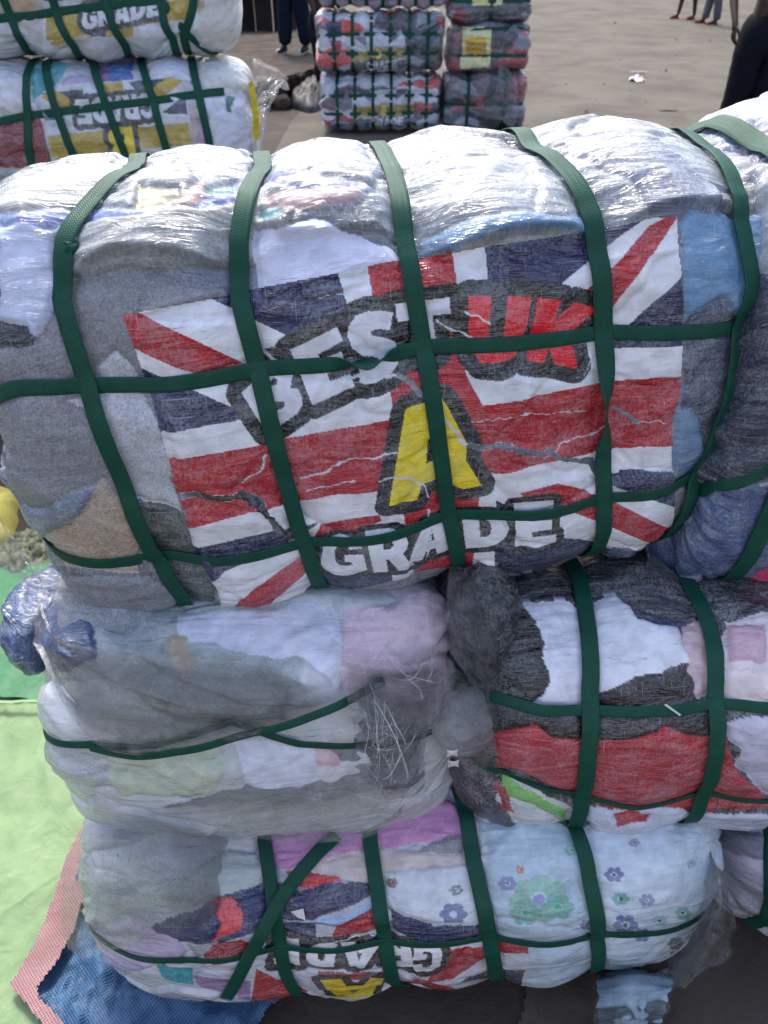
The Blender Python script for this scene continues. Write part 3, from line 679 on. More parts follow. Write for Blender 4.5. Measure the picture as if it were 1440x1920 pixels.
# litter on the road
M['litter'] = plain('white_plastic_scrap', (0.6, 0.6, 0.6), 0.5, 40, 0.2, 0.003, 80)
M['litter2'] = plain('pinkish_paper', (0.42, 0.33, 0.29), 0.8, 40, 0.2)
M['oil'] = plain('dark_stain', (0.12, 0.105, 0.09), 0.8, 20, 0.3)
def scrap(name, px, py, w, d, h, mat, label, cat, seed, rot=0.3):
    c = on_ground(px, py, 0.012); n = 14; gx = np.linspace(-1, 1, n); X, Y = np.meshgrid(gx, gx, indexing='ij'); k = 1 - 0.25 * vnoise(np.arctan2(Y, X) * 2, X * 0, seed)
    f = np.maximum(np.abs(X), np.abs(Y)) / (np.hypot(X, Y) + 1e-6); X, Y = X * f * k, Y * f * k
    Z = h * np.abs(fbm(X * 2.2 + seed, Y * 2.2, seed, 3)) * (1 - (X ** 2 + Y ** 2) * 0.6) + 0.004
    cr, sr = math.cos(rot), math.sin(rot); x, y = X * w / 2, Y * d / 2
    return tag(mesh_obj(name, np.stack([c[0] + x * cr - y * sr, c[1] + x * sr + y * cr, c[2] + Z], -1).reshape(-1, 3), grid_faces(n, n), mat), label, cat)
scrap('plastic_scrap', 1193, 151, 0.19, 0.22, 0.07, M['litter'], 'crumpled white plastic scrap lying on the dusty road', 'litter', 3)
scrap('paper_strip', 1197, 136, 0.26, 0.06, 0.02, M['litter2'], 'thin pinkish paper strip just beyond the white scrap on the road', 'litter', 6, 0.15)
scrap('dark_flat_rag', 1253, 206, 0.22, 0.12, 0.012, M['oil'], 'dark flattened rag on the road near the right bale', 'litter', 9, 0)
for i, (px, py, l) in enumerate([(1268, 76, 'small dark pebble on the road, right of the white scrap and far away'), (1248, 133, 'tiny dark pebble right of the white scrap'), (1100, 210, 'small dark pebble on the road near the big bale'), (1153, 44, 'dark pebble far up the road'), (1330, 77, 'dark pebble by the trousers of the man on the right')]):
    scrap('pebble', px, py, 0.05, 0.06, 0.03, M['oil'], l, 'stone', i + 20)
rd = random.Random(8)

# ------------------------------------------------------------------ people
M['skin'] = plain('dark_skin', (0.040, 0.021, 0.015), 0.5, 30, 0.15)
M['black_cloth'] = plain('black_trousers', (0.008, 0.010, 0.016), 0.9, 20, 0.3, 0.004, 60, spec=0.1)
M['navy_cloth'] = plain('dark_navy_trousers', (0.008, 0.016, 0.030), 0.9, 20, 0.3, 0.004, 60, spec=0.1)
M['shirt'] = plain('grey_shirt', (0.10, 0.10, 0.11), 0.9, 20, 0.3)
M['shoe'] = plain('black_shoe', (0.012, 0.012, 0.014), 0.5, 30, 0.2)
M['sole'] = plain('white_sole', (0.55, 0.55, 0.53), 0.6, 30, 0.2)
M['sandal'] = plain('red_sandal', (0.42, 0.05, 0.04), 0.6, 30, 0.2)
M['hair'] = plain('black_hair', (0.01, 0.009, 0.008), 0.95, 60, 0.3, 0.004, 200)
tex = bpy.data.textures.new('folds', 'CLOUDS'); tex.noise_scale = 0.09; tex.noise_depth = 3
def skin(name, joints, edges, mat, parent, root=0, levels=2, folds=0.0):
    me = bpy.data.meshes.new(name); me.from_pydata([j[:3] for j in joints], edges, []); me.update(); me.materials.append(mat)
    o = bpy.data.objects.new(name, me); COL.objects.link(o); o.parent = parent
    md = o.modifiers.new('skin', 'SKIN')
    for i, j in enumerate(joints):
        r = j[3]; me.skin_vertices[0].data[i].radius = (r, r) if not isinstance(r, tuple) else r; me.skin_vertices[0].data[i].use_root = (i == root)
    md.use_smooth_shade = True
    o.modifiers.new('sub', 'SUBSURF').levels = levels; o.modifiers['sub'].render_levels = levels
    if folds:
        d = o.modifiers.new('folds', 'DISPLACE'); d.texture = tex; d.strength = folds; d.texture_coords = 'LOCAL'
    return o
def person(loc, rot, label, trousers='black_cloth', wide=1.0, shoes='sneaker', scale=1.0, hand_bend=0.0, stride=0.06, group=None, bare=False, arm_out=0.0):
    p = empty('person', loc, label, 'person', group); p.rotation_euler = (0, 0, rot); p.scale = (scale,) * 3
    J, E = [], []
    def add(x, y, z, r, a=None):
        J.append((x, y, z, r)); 
        if a is not None: E.append((a, len(J) - 1))
        return len(J) - 1
    pel = add(0, 0, .95, (.135, .11)); sp = add(0, .0, 1.15, (.13, .10), pel); ch = add(0, .0, 1.34, (.16, .115), sp); nk = add(0, 0.01, 1.49, .055, ch); hd0 = add(0, -.005, 1.57, .065, nk)
    hd = add(0, -.015, 1.65, (.082, .098), hd0); add(0, -.01, 1.74, (.06, .075), hd)
    ank = []
    for sx in (-1, 1):
        f = stride * sx
        h = add(.09 * sx, 0, .88, .095, pel); kn = add(.105 * sx, f * .5 - .01, .49, .058, h); an = add(.11 * sx, f, .09, .038, kn); add(.115 * sx, f - .07, .045, .036, an); add(.125 * sx, f - .15, .03, .028, len(J) - 1); ank.append((.11 * sx, f))
        sh = add(.18 * sx, .0, 1.41, .06, ch); el = add((.245 + arm_out) * sx, .03, 1.13, .042, sh); wr = add((.265 + arm_out) * sx, -.07 - hand_bend, .90 + hand_bend * .4, .026, el)
        pm = add((.265 + arm_out) * sx, -.095 - hand_bend, .845 + hand_bend * .4, (.042, .020), wr)
    body = skin('body', J, E, M['skin'], p)
    for sx in (-1, 1):                                           # fingers, each its own short chain rooted in the palm
        bx, by, bz = (.265 + arm_out) * sx, -.095 - hand_bend, .845 + hand_bend * .4
        for k, (dy, ln) in enumerate([(-.030, .068), (-.010, .078), (.010, .072), (.030, .056)]):
            c = [(bx, by + dy * .5, bz + .01, .0105), (bx, by + dy, bz - .035, .0105), (bx - .010 * sx, by + dy * 1.1 + .004, bz - .035 - ln * .5, .0095), (bx - .035 * sx, by + dy * 1.1 + .01, bz - .035 - ln * .85, .0085), (bx - .052 * sx, by + dy + .012, bz - .035 - ln * .86, .0075)]
            skin('finger', c, [(0, 1), (1, 2), (2, 3), (3, 4)], M['skin'], p, levels=1)
        c = [(bx, by - .015, bz + .03, .012), (bx - .01 * sx, by - .040, bz + .005, .012), (bx - .025 * sx, by - .052, bz - .025, .0105), (bx - .035 * sx, by - .050, bz - .048, .009)]
        skin('thumb', c, [(0, 1), (1, 2), (2, 3)], M['skin'], p, levels=1)
    # face: ears, nose, mouth ridge, eyes; hair
    for sx in (-1, 1):
        skin('ear', [(.082 * sx, .0, 1.665, .014), (.088 * sx, .006, 1.645, .012), (.083 * sx, .0, 1.625, .008)], [(0, 1), (1, 2)], M['skin'], p, levels=1)
        skin('eye', [(.030 * sx, -.100, 1.665, .009), (.034 * sx, -.099, 1.665, .009)], [(0, 1)], M['sole'], p, levels=1)
    skin('nose', [(0, -.105, 1.665, .008), (0, -.118, 1.635, .013), (0, -.108, 1.622, .010)], [(0, 1), (1, 2)], M['skin'], p, levels=1)
    skin('mouth', [(-.022, -.098, 1.598, .006), (0, -.106, 1.598, .009), (.022, -.098, 1.598, .006)], [(0, 1), (1, 2)], M['skin'], p, root=1, levels=1)
    skin('hair', [(0, .035, 1.66, (.075, .062)), (0, .012, 1.725, (.072, .088)), (0, -.005, 1.755, (.05, .07))], [(0, 1), (1, 2)], M['hair'], p)
    T, TE = [(0, 0, 1.04, (.15, .125)), (0, 0, .93, (.165, .135))], [(0, 1)]
    zc = .42 if bare else .075
    for i, sx in enumerate((-1, 1)):
        ax, ay = ank[i]; n0 = len(T)
        T += [(.095 * sx, .0, .80, .115 * wide), (.105 * sx, ay * .4 - .01, .50, .088 * wide), (.11 * sx, ay * .8, zc + .16, .080 * wide), (ax, ay, zc, .078 * wide)]
        TE += [(1, n0), (n0, n0 + 1), (n0 + 1, n0 + 2), (n0 + 2, n0 + 3)]
    skin('trousers', T, TE, M[trousers], p, folds=0.028)
    S_, SE = [(0, 0, .98, (.165, .135)), (0, 0, 1.15, (.155, .125)), (0, 0, 1.34, (.185, .135)), (0, 0.01, 1.455, .075)], [(0, 1), (1, 2), (2, 3)]
    for sx in (-1, 1):
        n0 = len(S_); S_ += [(.19 * sx, 0, 1.40, .078), ((.225 + arm_out * .6) * sx, .015, 1.26, .068), ((.245 + arm_out) * sx, .025, 1.15, .064)]; SE += [(2, n0), (n0, n0 + 1), (n0 + 1, n0 + 2)]
    skin('shirt', S_, SE, M['shirt'], p, folds=0.015)
    for i, sx in enumerate((-1, 1)):
        ax, ay = ank[i]
        if shoes == 'sneaker':
            sh = skin('shoe', [(ax, ay + .03, .055, (.046, .042)), (ax, ay - .05, .055, (.047, .040)), (ax + .01 * sx, ay - .13, .04, (.050, .028)), (ax + .012 * sx, ay - .19, .034, (.036, .020))], [(0, 1), (1, 2), (2, 3)], M['shoe'], p)
            skin('sole', [(ax, ay + .045, .016, (.016, .046)), (ax, ay - .05, .016, (.016, .048)), (ax + .01 * sx, ay - .14, .016, (.016, .052)), (ax + .012 * sx, ay - .205, .018, (.015, .036))], [(0, 1), (1, 2), (2, 3)], M['sole'], p)
        else:
            skin('sandal', [(ax, ay + .04, .012, (.014, .045)), (ax, ay - .06, .012, (.014, .048)), (ax + .01 * sx, ay - .19, .014, (.012, .044))], [(0, 1), (1, 2)], M['sandal'], p)
            skin('strap', [(ax - .045, ay - .10, .03, .012), (ax, ay - .11, .085, .012), (ax + .055, ay - .10, .03, .012)], [(0, 1), (1, 2)], M['sandal'], p, root=1)
    return p
g = at(1388, 250, 8.6)
person((g[0], 8.6, 0.0), R(4), 'man in wide dark trousers, one hand hanging, behind the bale at the right', 'black_cloth', 1.55, scale=1.08, hand_bend=0.10, stride=-0.05, arm_out=0.12)
person((at(556, 108, 12.1)[0], 12.1, 0.30), R(-30), 'person in dark navy trousers and black white-soled sneakers on the concrete slab', 'navy_cloth', 1.25, scale=1.0, stride=0.09)
person((at(609, 130, 10.4)[0], 10.5, 0.0), R(60), 'person in black trousers half hidden behind the left column of the far stack', 'black_cloth', 1.25)
person((at(1288, 20, 19.2)[0], 19.2, 0.0), R(-70), 'bare-legged person in red sandals far up the road', 'shirt', 0.9, shoes='sandal', bare=True, stride=0.12)
person((at(1335, 25, 18.3)[0], 18.3, 0.0), R(-100), 'person in long grey trousers far up the road, nearest the standing man', 'shirt', 1.0, shoes='sandal', stride=0.1)

# ------------------------------------------------------------------ the big front bale
WHITES = [(126, 134, 140), (106, 114, 122), (134, 140, 142), (96, 104, 112), (102, 112, 132)]
b1 = Bale((0.012, 1.185, 1.215), 1.185, 0.255, 0.378, yaw=9, roll=0.8, n=3.1, m=8, seed=11, step=0.0023, dense=(-0.40, 0.80), palette=WHITES, A0=0.025, lam=0.06, lump=0.009, fold=0.004)
b1.vstrap([(240, 300), (110, 430), (92, 560), (150, 740), (215, 900), (278, 1050), (342, 1138)], 0.025)
b1.vstrap([(490, 280), (445, 430), (447, 560), (482, 700), (520, 850), (560, 1000), (605, 1115)], 0.025)
b1.vstrap([(722, 262), (765, 430), (785, 560), (805, 680), (822, 800), (842, 950), (862, 1068)], 0.025)
b1.vstrap([(1015, 262), (1115, 380), (1140, 500), (1150, 620), (1150, 760), (1140, 900), (1125, 1050)], 0.028, twist=(1149, 770))
b1.vstrap([(1385, 290), (1425, 400), (1435, 520), (1405, 680), (1355, 840), (1300, 960), (1245, 1040)], 0.028)
b1.hstrap([(5, 738), (170, 742), (300, 735), (470, 712), (640, 690), (800, 668), (960, 655), (1140, 640), (1400, 628)], 0.0225, twists=[(672, 700), (700, 690)])
b1.hstrap([(130, 1058), (250, 1072), (400, 1062), (560, 1040), (700, 1015), (850, 985), (1000, 972), (1150, 945), (1300, 915)], 0.022)
b1.ridge([(115, 520), (210, 470), (330, 470), (430, 500)], 0.018, 0.04)
b1.ridge([(230, 600), (330, 565), (440, 540)], 0.009, 0.03)
b1.ridge([(480, 440), (600, 430), (700, 420), (760, 440)], 0.012, 0.04)
b1.ridge([(790, 478), (850, 462), (960, 430), (1060, 425), (1125, 445)], 0.021, 0.035)
b1.ridge([(1150, 425), (1220, 390), (1300, 380), (1360, 385), (1405, 400)], 0.014, 0.035)
b1.ridge([(0, 440), (60, 425), (110, 440)], 0.012, 0.04)
r = b1.region
r('garment', (186, 196, 224), [(0, 425), (110, 425), (110, 520), (90, 640), (0, 600)], 1.1)
r('garment', (110, 130, 180), [(-20, 410), (230, 392), (360, 372), (450, 366), (450, 384), (330, 398), (200, 415), (110, 432), (-20, 432)], 0.8)
r('garment', (172, 168, 140), [(260, 345), (330, 350), (330, 385), (250, 392)], 1.0)
r('garment', (176, 150, 148), [(310, 375), (380, 340), (400, 372), (330, 392)], 1.0)
r('garment', (120, 156, 160), [(385, 345), (440, 338), (440, 362), (390, 368)], 1.0)
r('garment', (112, 122, 156), [(500, 318), (560, 322), (700, 345), (690, 356), (560, 352), (505, 345)], 0.7)
r('garment', (166, 140, 142), [(505, 362), (560, 350), (680, 356), (690, 370), (590, 392), (500, 402)], 1.0)
r('garment', (110, 156, 160), [(478, 400), (530, 384), (535, 398), (485, 415)], 0.9)
r('garment', (205, 210, 235), [(470, 440), (590, 405), (690, 445), (740, 460), (760, 500), (480, 560)], 1.0)
r('towel', (150, 152, 160), [(-40, 640), (60, 650), (110, 540), (230, 500), (360, 520), (440, 560), (440, 600), (240, 600), (330, 860), (230, 960), (190, 905), (80, 960), (-40, 940)], 1.0, 'towel', label='grey towel folded under the film')
r('garment', (40, 48, 62), [(-20, 600), (50, 608), (60, 640), (15, 660), (-20, 650)], 0.7)
r('towel', (222, 227, 238), [(115, 762), (170, 755), (172, 690), (215, 660), (246, 690), (300, 800), (340, 965), (240, 938), (215, 880), (180, 790)], 1.0, 'towel', label='white towel beside the printed flag')
r('towel', (206, 186, 160), [(130, 985), (195, 905), (215, 935), (250, 1000), (258, 1075), (120, 1065), (60, 1010)], 1.0, 'towel', label='beige towel low at the left end')
r('garment', (70, 78, 72), [(243, 940), (330, 965), (350, 1005), (420, 1150), (330, 1110), (290, 1060)], 0.8)
r('towel', (152, 158, 168), [(100, 1078), (280, 1078), (350, 1130), (360, 1200), (120, 1200)], 1.0, 'towel')
r('garment', (92, 132, 170), [(790, 482), (850, 462), (960, 432), (1060, 425), (1125, 445), (1125, 410), (1000, 398), (850, 425), (790, 450)], 0.5, label='light blue folded garment')
r('garment', (96, 140, 178), [(1272, 415), (1300, 395), (1435, 400), (1435, 520), (1390, 610), (1350, 555), (1290, 600)], 0.45, label='light blue garment right of the flag')
r('garment', (66, 74, 96), [(1285, 600), (1345, 560), (1392, 606), (1430, 520), (1420, 640), (1330, 900), (1275, 900)], 0.8, label='dark slate garment right of the flag')
r('garment', (100, 136, 170), [(1268, 770), (1300, 765), (1330, 850), (1300, 912), (1262, 912)], 0.5)
r('garment', (64, 86, 128), [(1125, 1000), (1180, 1030), (1240, 1010), (1300, 930), (1275, 1060), (1190, 1085), (1120, 1070)], 0.7)
r('garment', (44, 62, 108), [(868, 1046), (930, 1062), (1130, 1000), (1130, 1100), (1000, 1108), (872, 1082)], 0.7)
r('garment', (28, 32, 34), [(375, 920), (460, 915), (550, 985), (545, 1012), (490, 960), (380, 945)], 0.5)
r('garment', (96, 110, 124), [(930, 825), (1130, 845), (1135, 900), (930, 860)], 0.5)
b1.build('clothing_bale', 'big front bale on top of the near stack, its flag print reading BEST UK', group='strapped clothing bales')
W_, N_, R_ = (228, 232, 240), (26, 32, 76), (176, 16, 30)
K_ = (26, 28, 30)
flag_outline = [(228, 590), (385, 562), (480, 540), (630, 512), (730, 490), (790, 482), (905, 462), (1000, 448), (1110, 432), (1165, 425), (1225, 408), (1268, 408), (1280, 500), (1284, 600), (1282, 720), (1262, 800), (1262, 900), (1258, 985), (1235, 1020), (1205, 1035), (1150, 1025), (1120, 1050), (1000, 1075), (935, 1062), (870, 1060), (845, 1060), (780, 1075), (620, 1110), (540, 1140), (425, 1150), (400, 1100), (385, 1075), (362, 1028), (345, 960), (330, 930), (320, 880), (285, 760)]
t1 = lambda P: [(420 + x / 4, 500 + y / 4) for x, y in P]
t2 = lambda P: [(740 + x * .3056, 500 + y * .3056) for x, y in P]
t3 = lambda P: [(560 + x * .375, 680 + y * .375) for x, y in P]
best = [(t1([(130, 935), (220, 850), (300, 725), (370, 700), (440, 705), (490, 740), (520, 790), (505, 850), (495, 895), (550, 905), (580, 960), (583, 1030), (550, 1090), (480, 1140), (405, 1190), (320, 1225)]), [t1([(368, 1062), (358, 1010), (400, 988), (448, 996), (456, 1028), (420, 1055)]), t1([(330, 860), (370, 820), (400, 830), (390, 870), (350, 885)])]),
        (t1([(498, 622), (850, 455), (890, 555), (705, 655), (722, 695), (880, 632), (915, 730), (770, 800), (795, 860), (945, 800), (975, 885), (665, 1038)]), []),
        (t1([(1270, 345), (1245, 475), (1150, 468), (1100, 490), (1105, 515), (1200, 530), (1280, 560), (1310, 640), (1300, 720), (1240, 800), (1140, 850), (1060, 868), (1015, 855), (1015, 745), (1080, 722), (1150, 705), (1155, 685), (1110, 675), (1040, 668), (960, 610), (928, 520), (935, 450), (990, 370), (1080, 335), (1180, 332)]), []),
        (t2([(5, 235), (340, 188), (343, 290), (235, 303), (262, 515), (200, 560), (150, 545), (115, 330), (18, 342)]), [])]
uk = [(t2([(455, 180), (595, 178), (580, 400), (595, 465), (640, 478), (668, 440), (695, 180), (840, 185), (790, 470), (740, 560), (640, 600), (530, 590), (480, 530), (455, 400)]), []),
      (t2([(878, 190), (1020, 205), (990, 330), (1100, 220), (1250, 258), (1090, 400), (1085, 430), (1130, 635), (985, 605), (950, 500), (920, 598), (815, 580), (830, 450)]), [])]
abig = [(t3([(530, 225), (545, 208), (640, 180), (710, 165), (740, 210), (840, 400), (833, 480), (915, 612), (820, 628), (775, 610), (690, 570), (612, 600), (590, 680), (450, 712)]), [t3([(650, 365), (690, 470), (632, 495)])])]
grade = [glyph('G', t3([(105, 862), (300, 850), (345, 1045), (112, 1060)])), glyph('R', t3([(330, 842), (540, 818), (575, 1012), (372, 1034)])),
         glyph('A', t3([(590, 775), (745, 750), (770, 930), (545, 1005)])), glyph('D', t3([(812, 738), (1045, 735), (1050, 905), (835, 925)])), glyph('E', t3([(1075, 705), (1290, 680), (1290, 890), (1080, 915)]))]
paint = [N_,
 ('f', W_, [(225, 585), (385, 555), (640, 680), (640, 770), (440, 762), (285, 700), (255, 690), (242, 650)]),
 ('f', W_, [(1275, 400), (1290, 510), (1170, 620), (1100, 700), (980, 700), (1055, 530), (1160, 445), (1225, 400)]),
 ('f', W_, [(395, 1097), (420, 1072), (530, 1020), (650, 950), (740, 960), (600, 1080), (520, 1150), (420, 1155)]),
 ('f', W_, [(900, 890), (1050, 862), (1160, 910), (1262, 945), (1256, 990), (1240, 1040), (1150, 1030), (1060, 1005), (920, 930)]),
 ('f', R_, [(225, 585), (255, 585), (480, 692), (500, 725), (420, 718), (330, 690), (238, 650)]),
 ('f', R_, [(1262, 400), (1215, 425), (1160, 490), (1090, 555), (1000, 640), (1000, 700), (1110, 640), (1165, 555), (1250, 440), (1270, 405)]),
 ('f', R_, [(422, 1150), (500, 1085), (570, 1040), (600, 985), (640, 970), (720, 955), (720, 975), (640, 1010), (480, 1152)]),
 ('f', R_, [(975, 925), (1045, 905), (1130, 925), (1256, 988), (1240, 1022), (1150, 985), (1060, 950), (1000, 945)]),
 ('f', W_, [(632, 505), (910, 458), (935, 700), (930, 900), (926, 1070), (738, 1095), (700, 900), (690, 700)]),
 ('f', W_, [(290, 812), (440, 785), (500, 770), (730, 735), (880, 690), (1140, 655), (1290, 650), (1275, 890), (1160, 885), (1050, 900), (880, 935), (720, 965), (560, 985), (362, 1030), (320, 880)]),
 ('f', R_, [(312, 862), (500, 828), (720, 785), (880, 760), (970, 750), (1140, 718), (1290, 708), (1275, 838), (1160, 842), (1060, 860), (950, 888), (880, 885), (720, 917), (550, 940), (340, 992)]),
 ('f', R_, [(688, 490), (850, 470), (872, 700), (905, 760), (900, 900), (885, 1070), (778, 1085), (745, 900), (735, 760), (725, 700)]),
 ('f', N_, [(1160, 880), (1275, 884), (1270, 925), (1235, 930), (1160, 905)]),
 ('f', N_, [(345, 1032), (470, 1008), (560, 990), (560, 1000), (470, 1040), (400, 1075), (370, 1080)]),
 ('g', (224, 20, 36), K_, 24, uk),
 ('g', (222, 226, 236), K_, 22, best),
 ('g', (238, 218, 6), K_, 24, abig),
 ('g', (222, 226, 234), K_, 15, grade)]
cuts = [([(325, 932), (365, 925), (392, 930), (430, 932), (455, 926), (485, 945), (505, 968), (520, 990), (542, 1002)], 11),
        ([(880, 832), (900, 836), (940, 835), (965, 842), (1000, 848), (1032, 846), (1050, 858), (1075, 864), (1108, 866), (1118, 884), (1130, 890)], 8),
        ([(745, 700), (770, 715), (795, 745)], 6), ([(1155, 768), (1175, 778), (1195, 792)], 5), ([(620, 680), (648, 676), (672, 676)], 8)]
whites = [([(795, 742), (825, 775), (850, 805), (868, 828), (900, 836)], 6), ([(870, 585), (895, 592), (915, 608)], 3), ([(822, 598), (845, 618), (862, 626), (884, 632)], 3),
          ([(490, 655), (510, 672), (540, 685), (555, 690)], 5), ([(562, 900), (610, 882), (650, 860), (700, 858), (745, 842)], 4), ([(575, 918), (630, 908), (665, 900)], 3),
          ([(712, 898), (760, 892), (790, 905), (805, 930)], 3), ([(500, 850), (490, 880), (455, 905)], 3), ([(1100, 705), (1118, 640), (1125, 580)], 2), ([(1195, 792), (1230, 792), (1255, 798)], 2),
          ([(1020, 860), (1060, 830), (1110, 815), (1140, 800)], 2), ([(800, 950), (812, 985), (800, 1040)], 3), ([(640, 712), (670, 705), (745, 702)], 6), ([(880, 785), (1000, 778), (1100, 772)], 1.5), ([(600, 560), (700, 545)], 1.5)]
b1.print_sheet(flag_outline, paint, cuts=cuts, whites=whites, label='torn flag print reading BEST UK A GRADE')

# ------------------------------------------------------------------ bale right of the big one
NAVY, DEN = (34, 42, 66), (58, 82, 128)
b2 = Bale((0.975, 1.34, 1.195), 1.04, 0.28, 0.425, yaw=12, n=3.4, m=8, seed=21, step=0.0035, dense=(-0.50, 0.85), palette=[(160, 166, 174), (136, 146, 160), (116, 130, 152)], A0=0.022, lump=0.014, fold=0.006)
b2.vstrap([(1440, 260), (1500, 500), (1480, 900)], 0.032)
b2.hstrap([(1260, 925), (1330, 910), (1440, 892)], 0.022)
b2.region('garment', NAVY, [(1250, 560), (1500, 500), (1500, 905), (1300, 915), (1180, 930)], 0.6, label='dark navy garment under the film')
b2.region('garment', DEN, [(1180, 930), (1300, 918), (1500, 900), (1500, 1090), (1300, 1085), (1200, 1060)], 0.8, label='blue denim under the film')
b2.region('garment', (196, 44, 98), [(1360, 1100), (1500, 1050), (1500, 1120), (1380, 1115)], 0.7)
b2.region('garment', (60, 66, 104), [(1370, 262), (1440, 235), (1500, 240), (1500, 300), (1400, 300)], 0.8)
b2.build('clothing_bale', 'bale at the right edge, denim and navy cloth, beside the big flag-printed bale', group='strapped clothing bales')

# ------------------------------------------------------------------ second layer, left: loose film, crossed straps
b3 = Bale((-0.235, 1.00, 0.66), 0.74, 0.25, 0.27, yaw=4, n=3.0, m=5, seed=31, step=0.0028, dense=(-0.34, 0.42), A0=0.018, lump=0.016, fold=0.007,
          palette=[(176, 184, 186), (190, 194, 200), (168, 176, 172), (200, 204, 210)])
b3.hstrap([(180, 1400), (300, 1402), (430, 1368), (560, 1400), (700, 1408), (800, 1400)], 0.013)
b3.ridge([(100, 1215), (250, 1290), (400, 1330), (560, 1345)], 0.014, 0.03)
b3.ridge([(230, 1210), (330, 1265), (450, 1310), (600, 1320)], 0.010, 0.025)
b3.region('garment', (44, 74, 118), [(-20, 1090), (80, 1060), (150, 1110), (180, 1230), (120, 1260), (0, 1200)], 0.5, label='blue denim at the left end')
b3.region('garment', (214, 218, 236), [(330, 1150), (620, 1130), (640, 1210), (632, 1290), (570, 1240), (340, 1200)], 0.35, label='white sheet bulging under the upper bale')
b3.region('garment', (190, 172, 148), [(312, 1190), (345, 1195), (360, 1240), (350, 1268), (320, 1262)], 0.9)
b3.region('garment', (222, 196, 212), [(640, 1140), (840, 1120), (840, 1380), (700, 1320), (640, 1290)], 0.6, label='pale pink garment by the frayed film')
b3.region('garment', (206, 212, 228), [(430, 1385), (600, 1395), (600, 1500), (470, 1480)], 0.7)
b3.region('garment', (206, 180, 190), [(590, 1400), (640, 1400), (640, 1440), (590, 1440)], 0.8)
b3.region('garment', (182, 196, 172), [(190, 1420), (400, 1400), (420, 1440), (400, 1490), (220, 1490)], 0.9)
b3.build('clothing_bale', 'second-layer bale at the left, loose cloudy film and crossed thin straps', default_mat='cloudy', group='strapped clothing bales')
b3.free_strap([(170, 1398), (300, 1398), (430, 1368), (540, 1345), (650, 1308), (720, 1275)], 0.015, 0.026)

# ------------------------------------------------------------------ second layer, right: black, white and red cloth
b4 = Bale((0.645, 1.015, 0.625), 1.06, 0.25, 0.275, yaw=3, n=2.7, m=4.5, seed=41, step=0.0028, dense=(-0.36, 0.42), A0=0.024, lump=0.008, fold=0.0035,
          palette=[(30, 31, 36), (44, 45, 52), (26, 28, 33)])
b4.vstrap([(1085, 1070), (1105, 1180), (1110, 1300), (1105, 1430), (1090, 1535)], 0.029)
b4.vstrap([(1340, 1170), (1352, 1250), (1356, 1350), (1345, 1440), (1325, 1515)], 0.029)
b4.vstrap([(1560, 1170), (1590, 1300), (1570, 1500)], 0.029)
b4.hstrap([(930, 1310), (1010, 1335), (1110, 1345), (1230, 1338), (1350, 1330), (1440, 1335)], 0.020)
b4.hstrap([(930, 1455), (1010, 1492), (1090, 1512), (1200, 1526), (1330, 1510), (1440, 1515)], 0.012)
r = b4.region
LK = (22, 22, 27)
r('garment', LK, [(850, 1090), (1080, 1080), (1090, 1400), (930, 1400), (860, 1250)], 0.35, label='black cloth under glossy woven film')
r('garment', LK, [(1090, 1290), (1360, 1240), (1360, 1420), (1090, 1420)], 0.35)
r('garment', (62, 62, 70), [(1110, 1100), (1200, 1090), (1290, 1130), (1290, 1170), (1180, 1140)], 0.8)
r('garment', (40, 54, 92), [(1160, 1135), (1220, 1160), (1300, 1165), (1310, 1200), (1200, 1190)], 0.5)
r('garment', (222, 226, 240), [(980, 1128), (1020, 1125), (1070, 1130), (1110, 1180), (1112, 1250), (1100, 1330), (1060, 1328), (1000, 1322), (1030, 1275), (1018, 1215), (1000, 1165)], 0.25, label='white crumpled top with a ragged edge')
r('garment', (222, 228, 242), [(1108, 1130), (1150, 1115), (1180, 1140), (1190, 1165), (1240, 1170), (1272, 1170), (1275, 1205), (1300, 1240), (1255, 1250), (1235, 1268), (1180, 1270), (1150, 1290), (1120, 1300), (1105, 1270)], 0.25, label='white crumpled cloth between the two straps')
r('garment', (208, 180, 188), [(1275, 1170), (1340, 1160), (1340, 1300), (1310, 1310), (1290, 1260), (1300, 1235), (1275, 1200)], 0.7)
r('garment', (226, 216, 220), [(1360, 1160), (1600, 1120), (1600, 1330), (1360, 1330)], 0.6)
r('garment', (204, 168, 186), [(1362, 1175), (1440, 1165), (1440, 1240), (1370, 1245)], 0.6)
r('garment', (168, 28, 42), [(928, 1378), (1010, 1355), (1030, 1385), (1110, 1392), (1200, 1385), (1252, 1358), (1290, 1378), (1360, 1385), (1350, 1520), (1150, 1520), (1090, 1500), (930, 1440)], 0.55, label='red garment below the black cloth')
r('garment', (168, 28, 42), [(1345, 1380), (1365, 1395), (1380, 1440), (1440, 1500), (1440, 1520), (1345, 1515)], 0.55)
r('garment', (190, 190, 212), [(1362, 1350), (1600, 1340), (1600, 1520), (1440, 1495), (1385, 1440), (1400, 1410), (1365, 1390)], 0.8)
r('garment', (206, 214, 216), [(935, 1460), (1090, 1520), (1080, 1560), (980, 1560), (935, 1500)], 0.5)
r('garment', (120, 190, 90), [(935, 1455), (1000, 1490), (1060, 1525), (1050, 1545), (990, 1510), (935, 1490)], 0.6, label='lime green patch low at the left end')
r('garment', (196, 204, 226), [(1100, 1515), (1440, 1525), (1440, 1570), (1100, 1570)], 0.5)
r('garment', (168, 28, 42), [(1150, 1525), (1225, 1528), (1215, 1540), (1155, 1550)], 0.5)
r('garment', (150, 30, 44), [(925, 1470), (950, 1480), (960, 1530), (935, 1510)], 0.5)
b4.build('clothing_bale', 'second-layer bale at the right, black and white cloth above red cloth', group='strapped clothing bales')

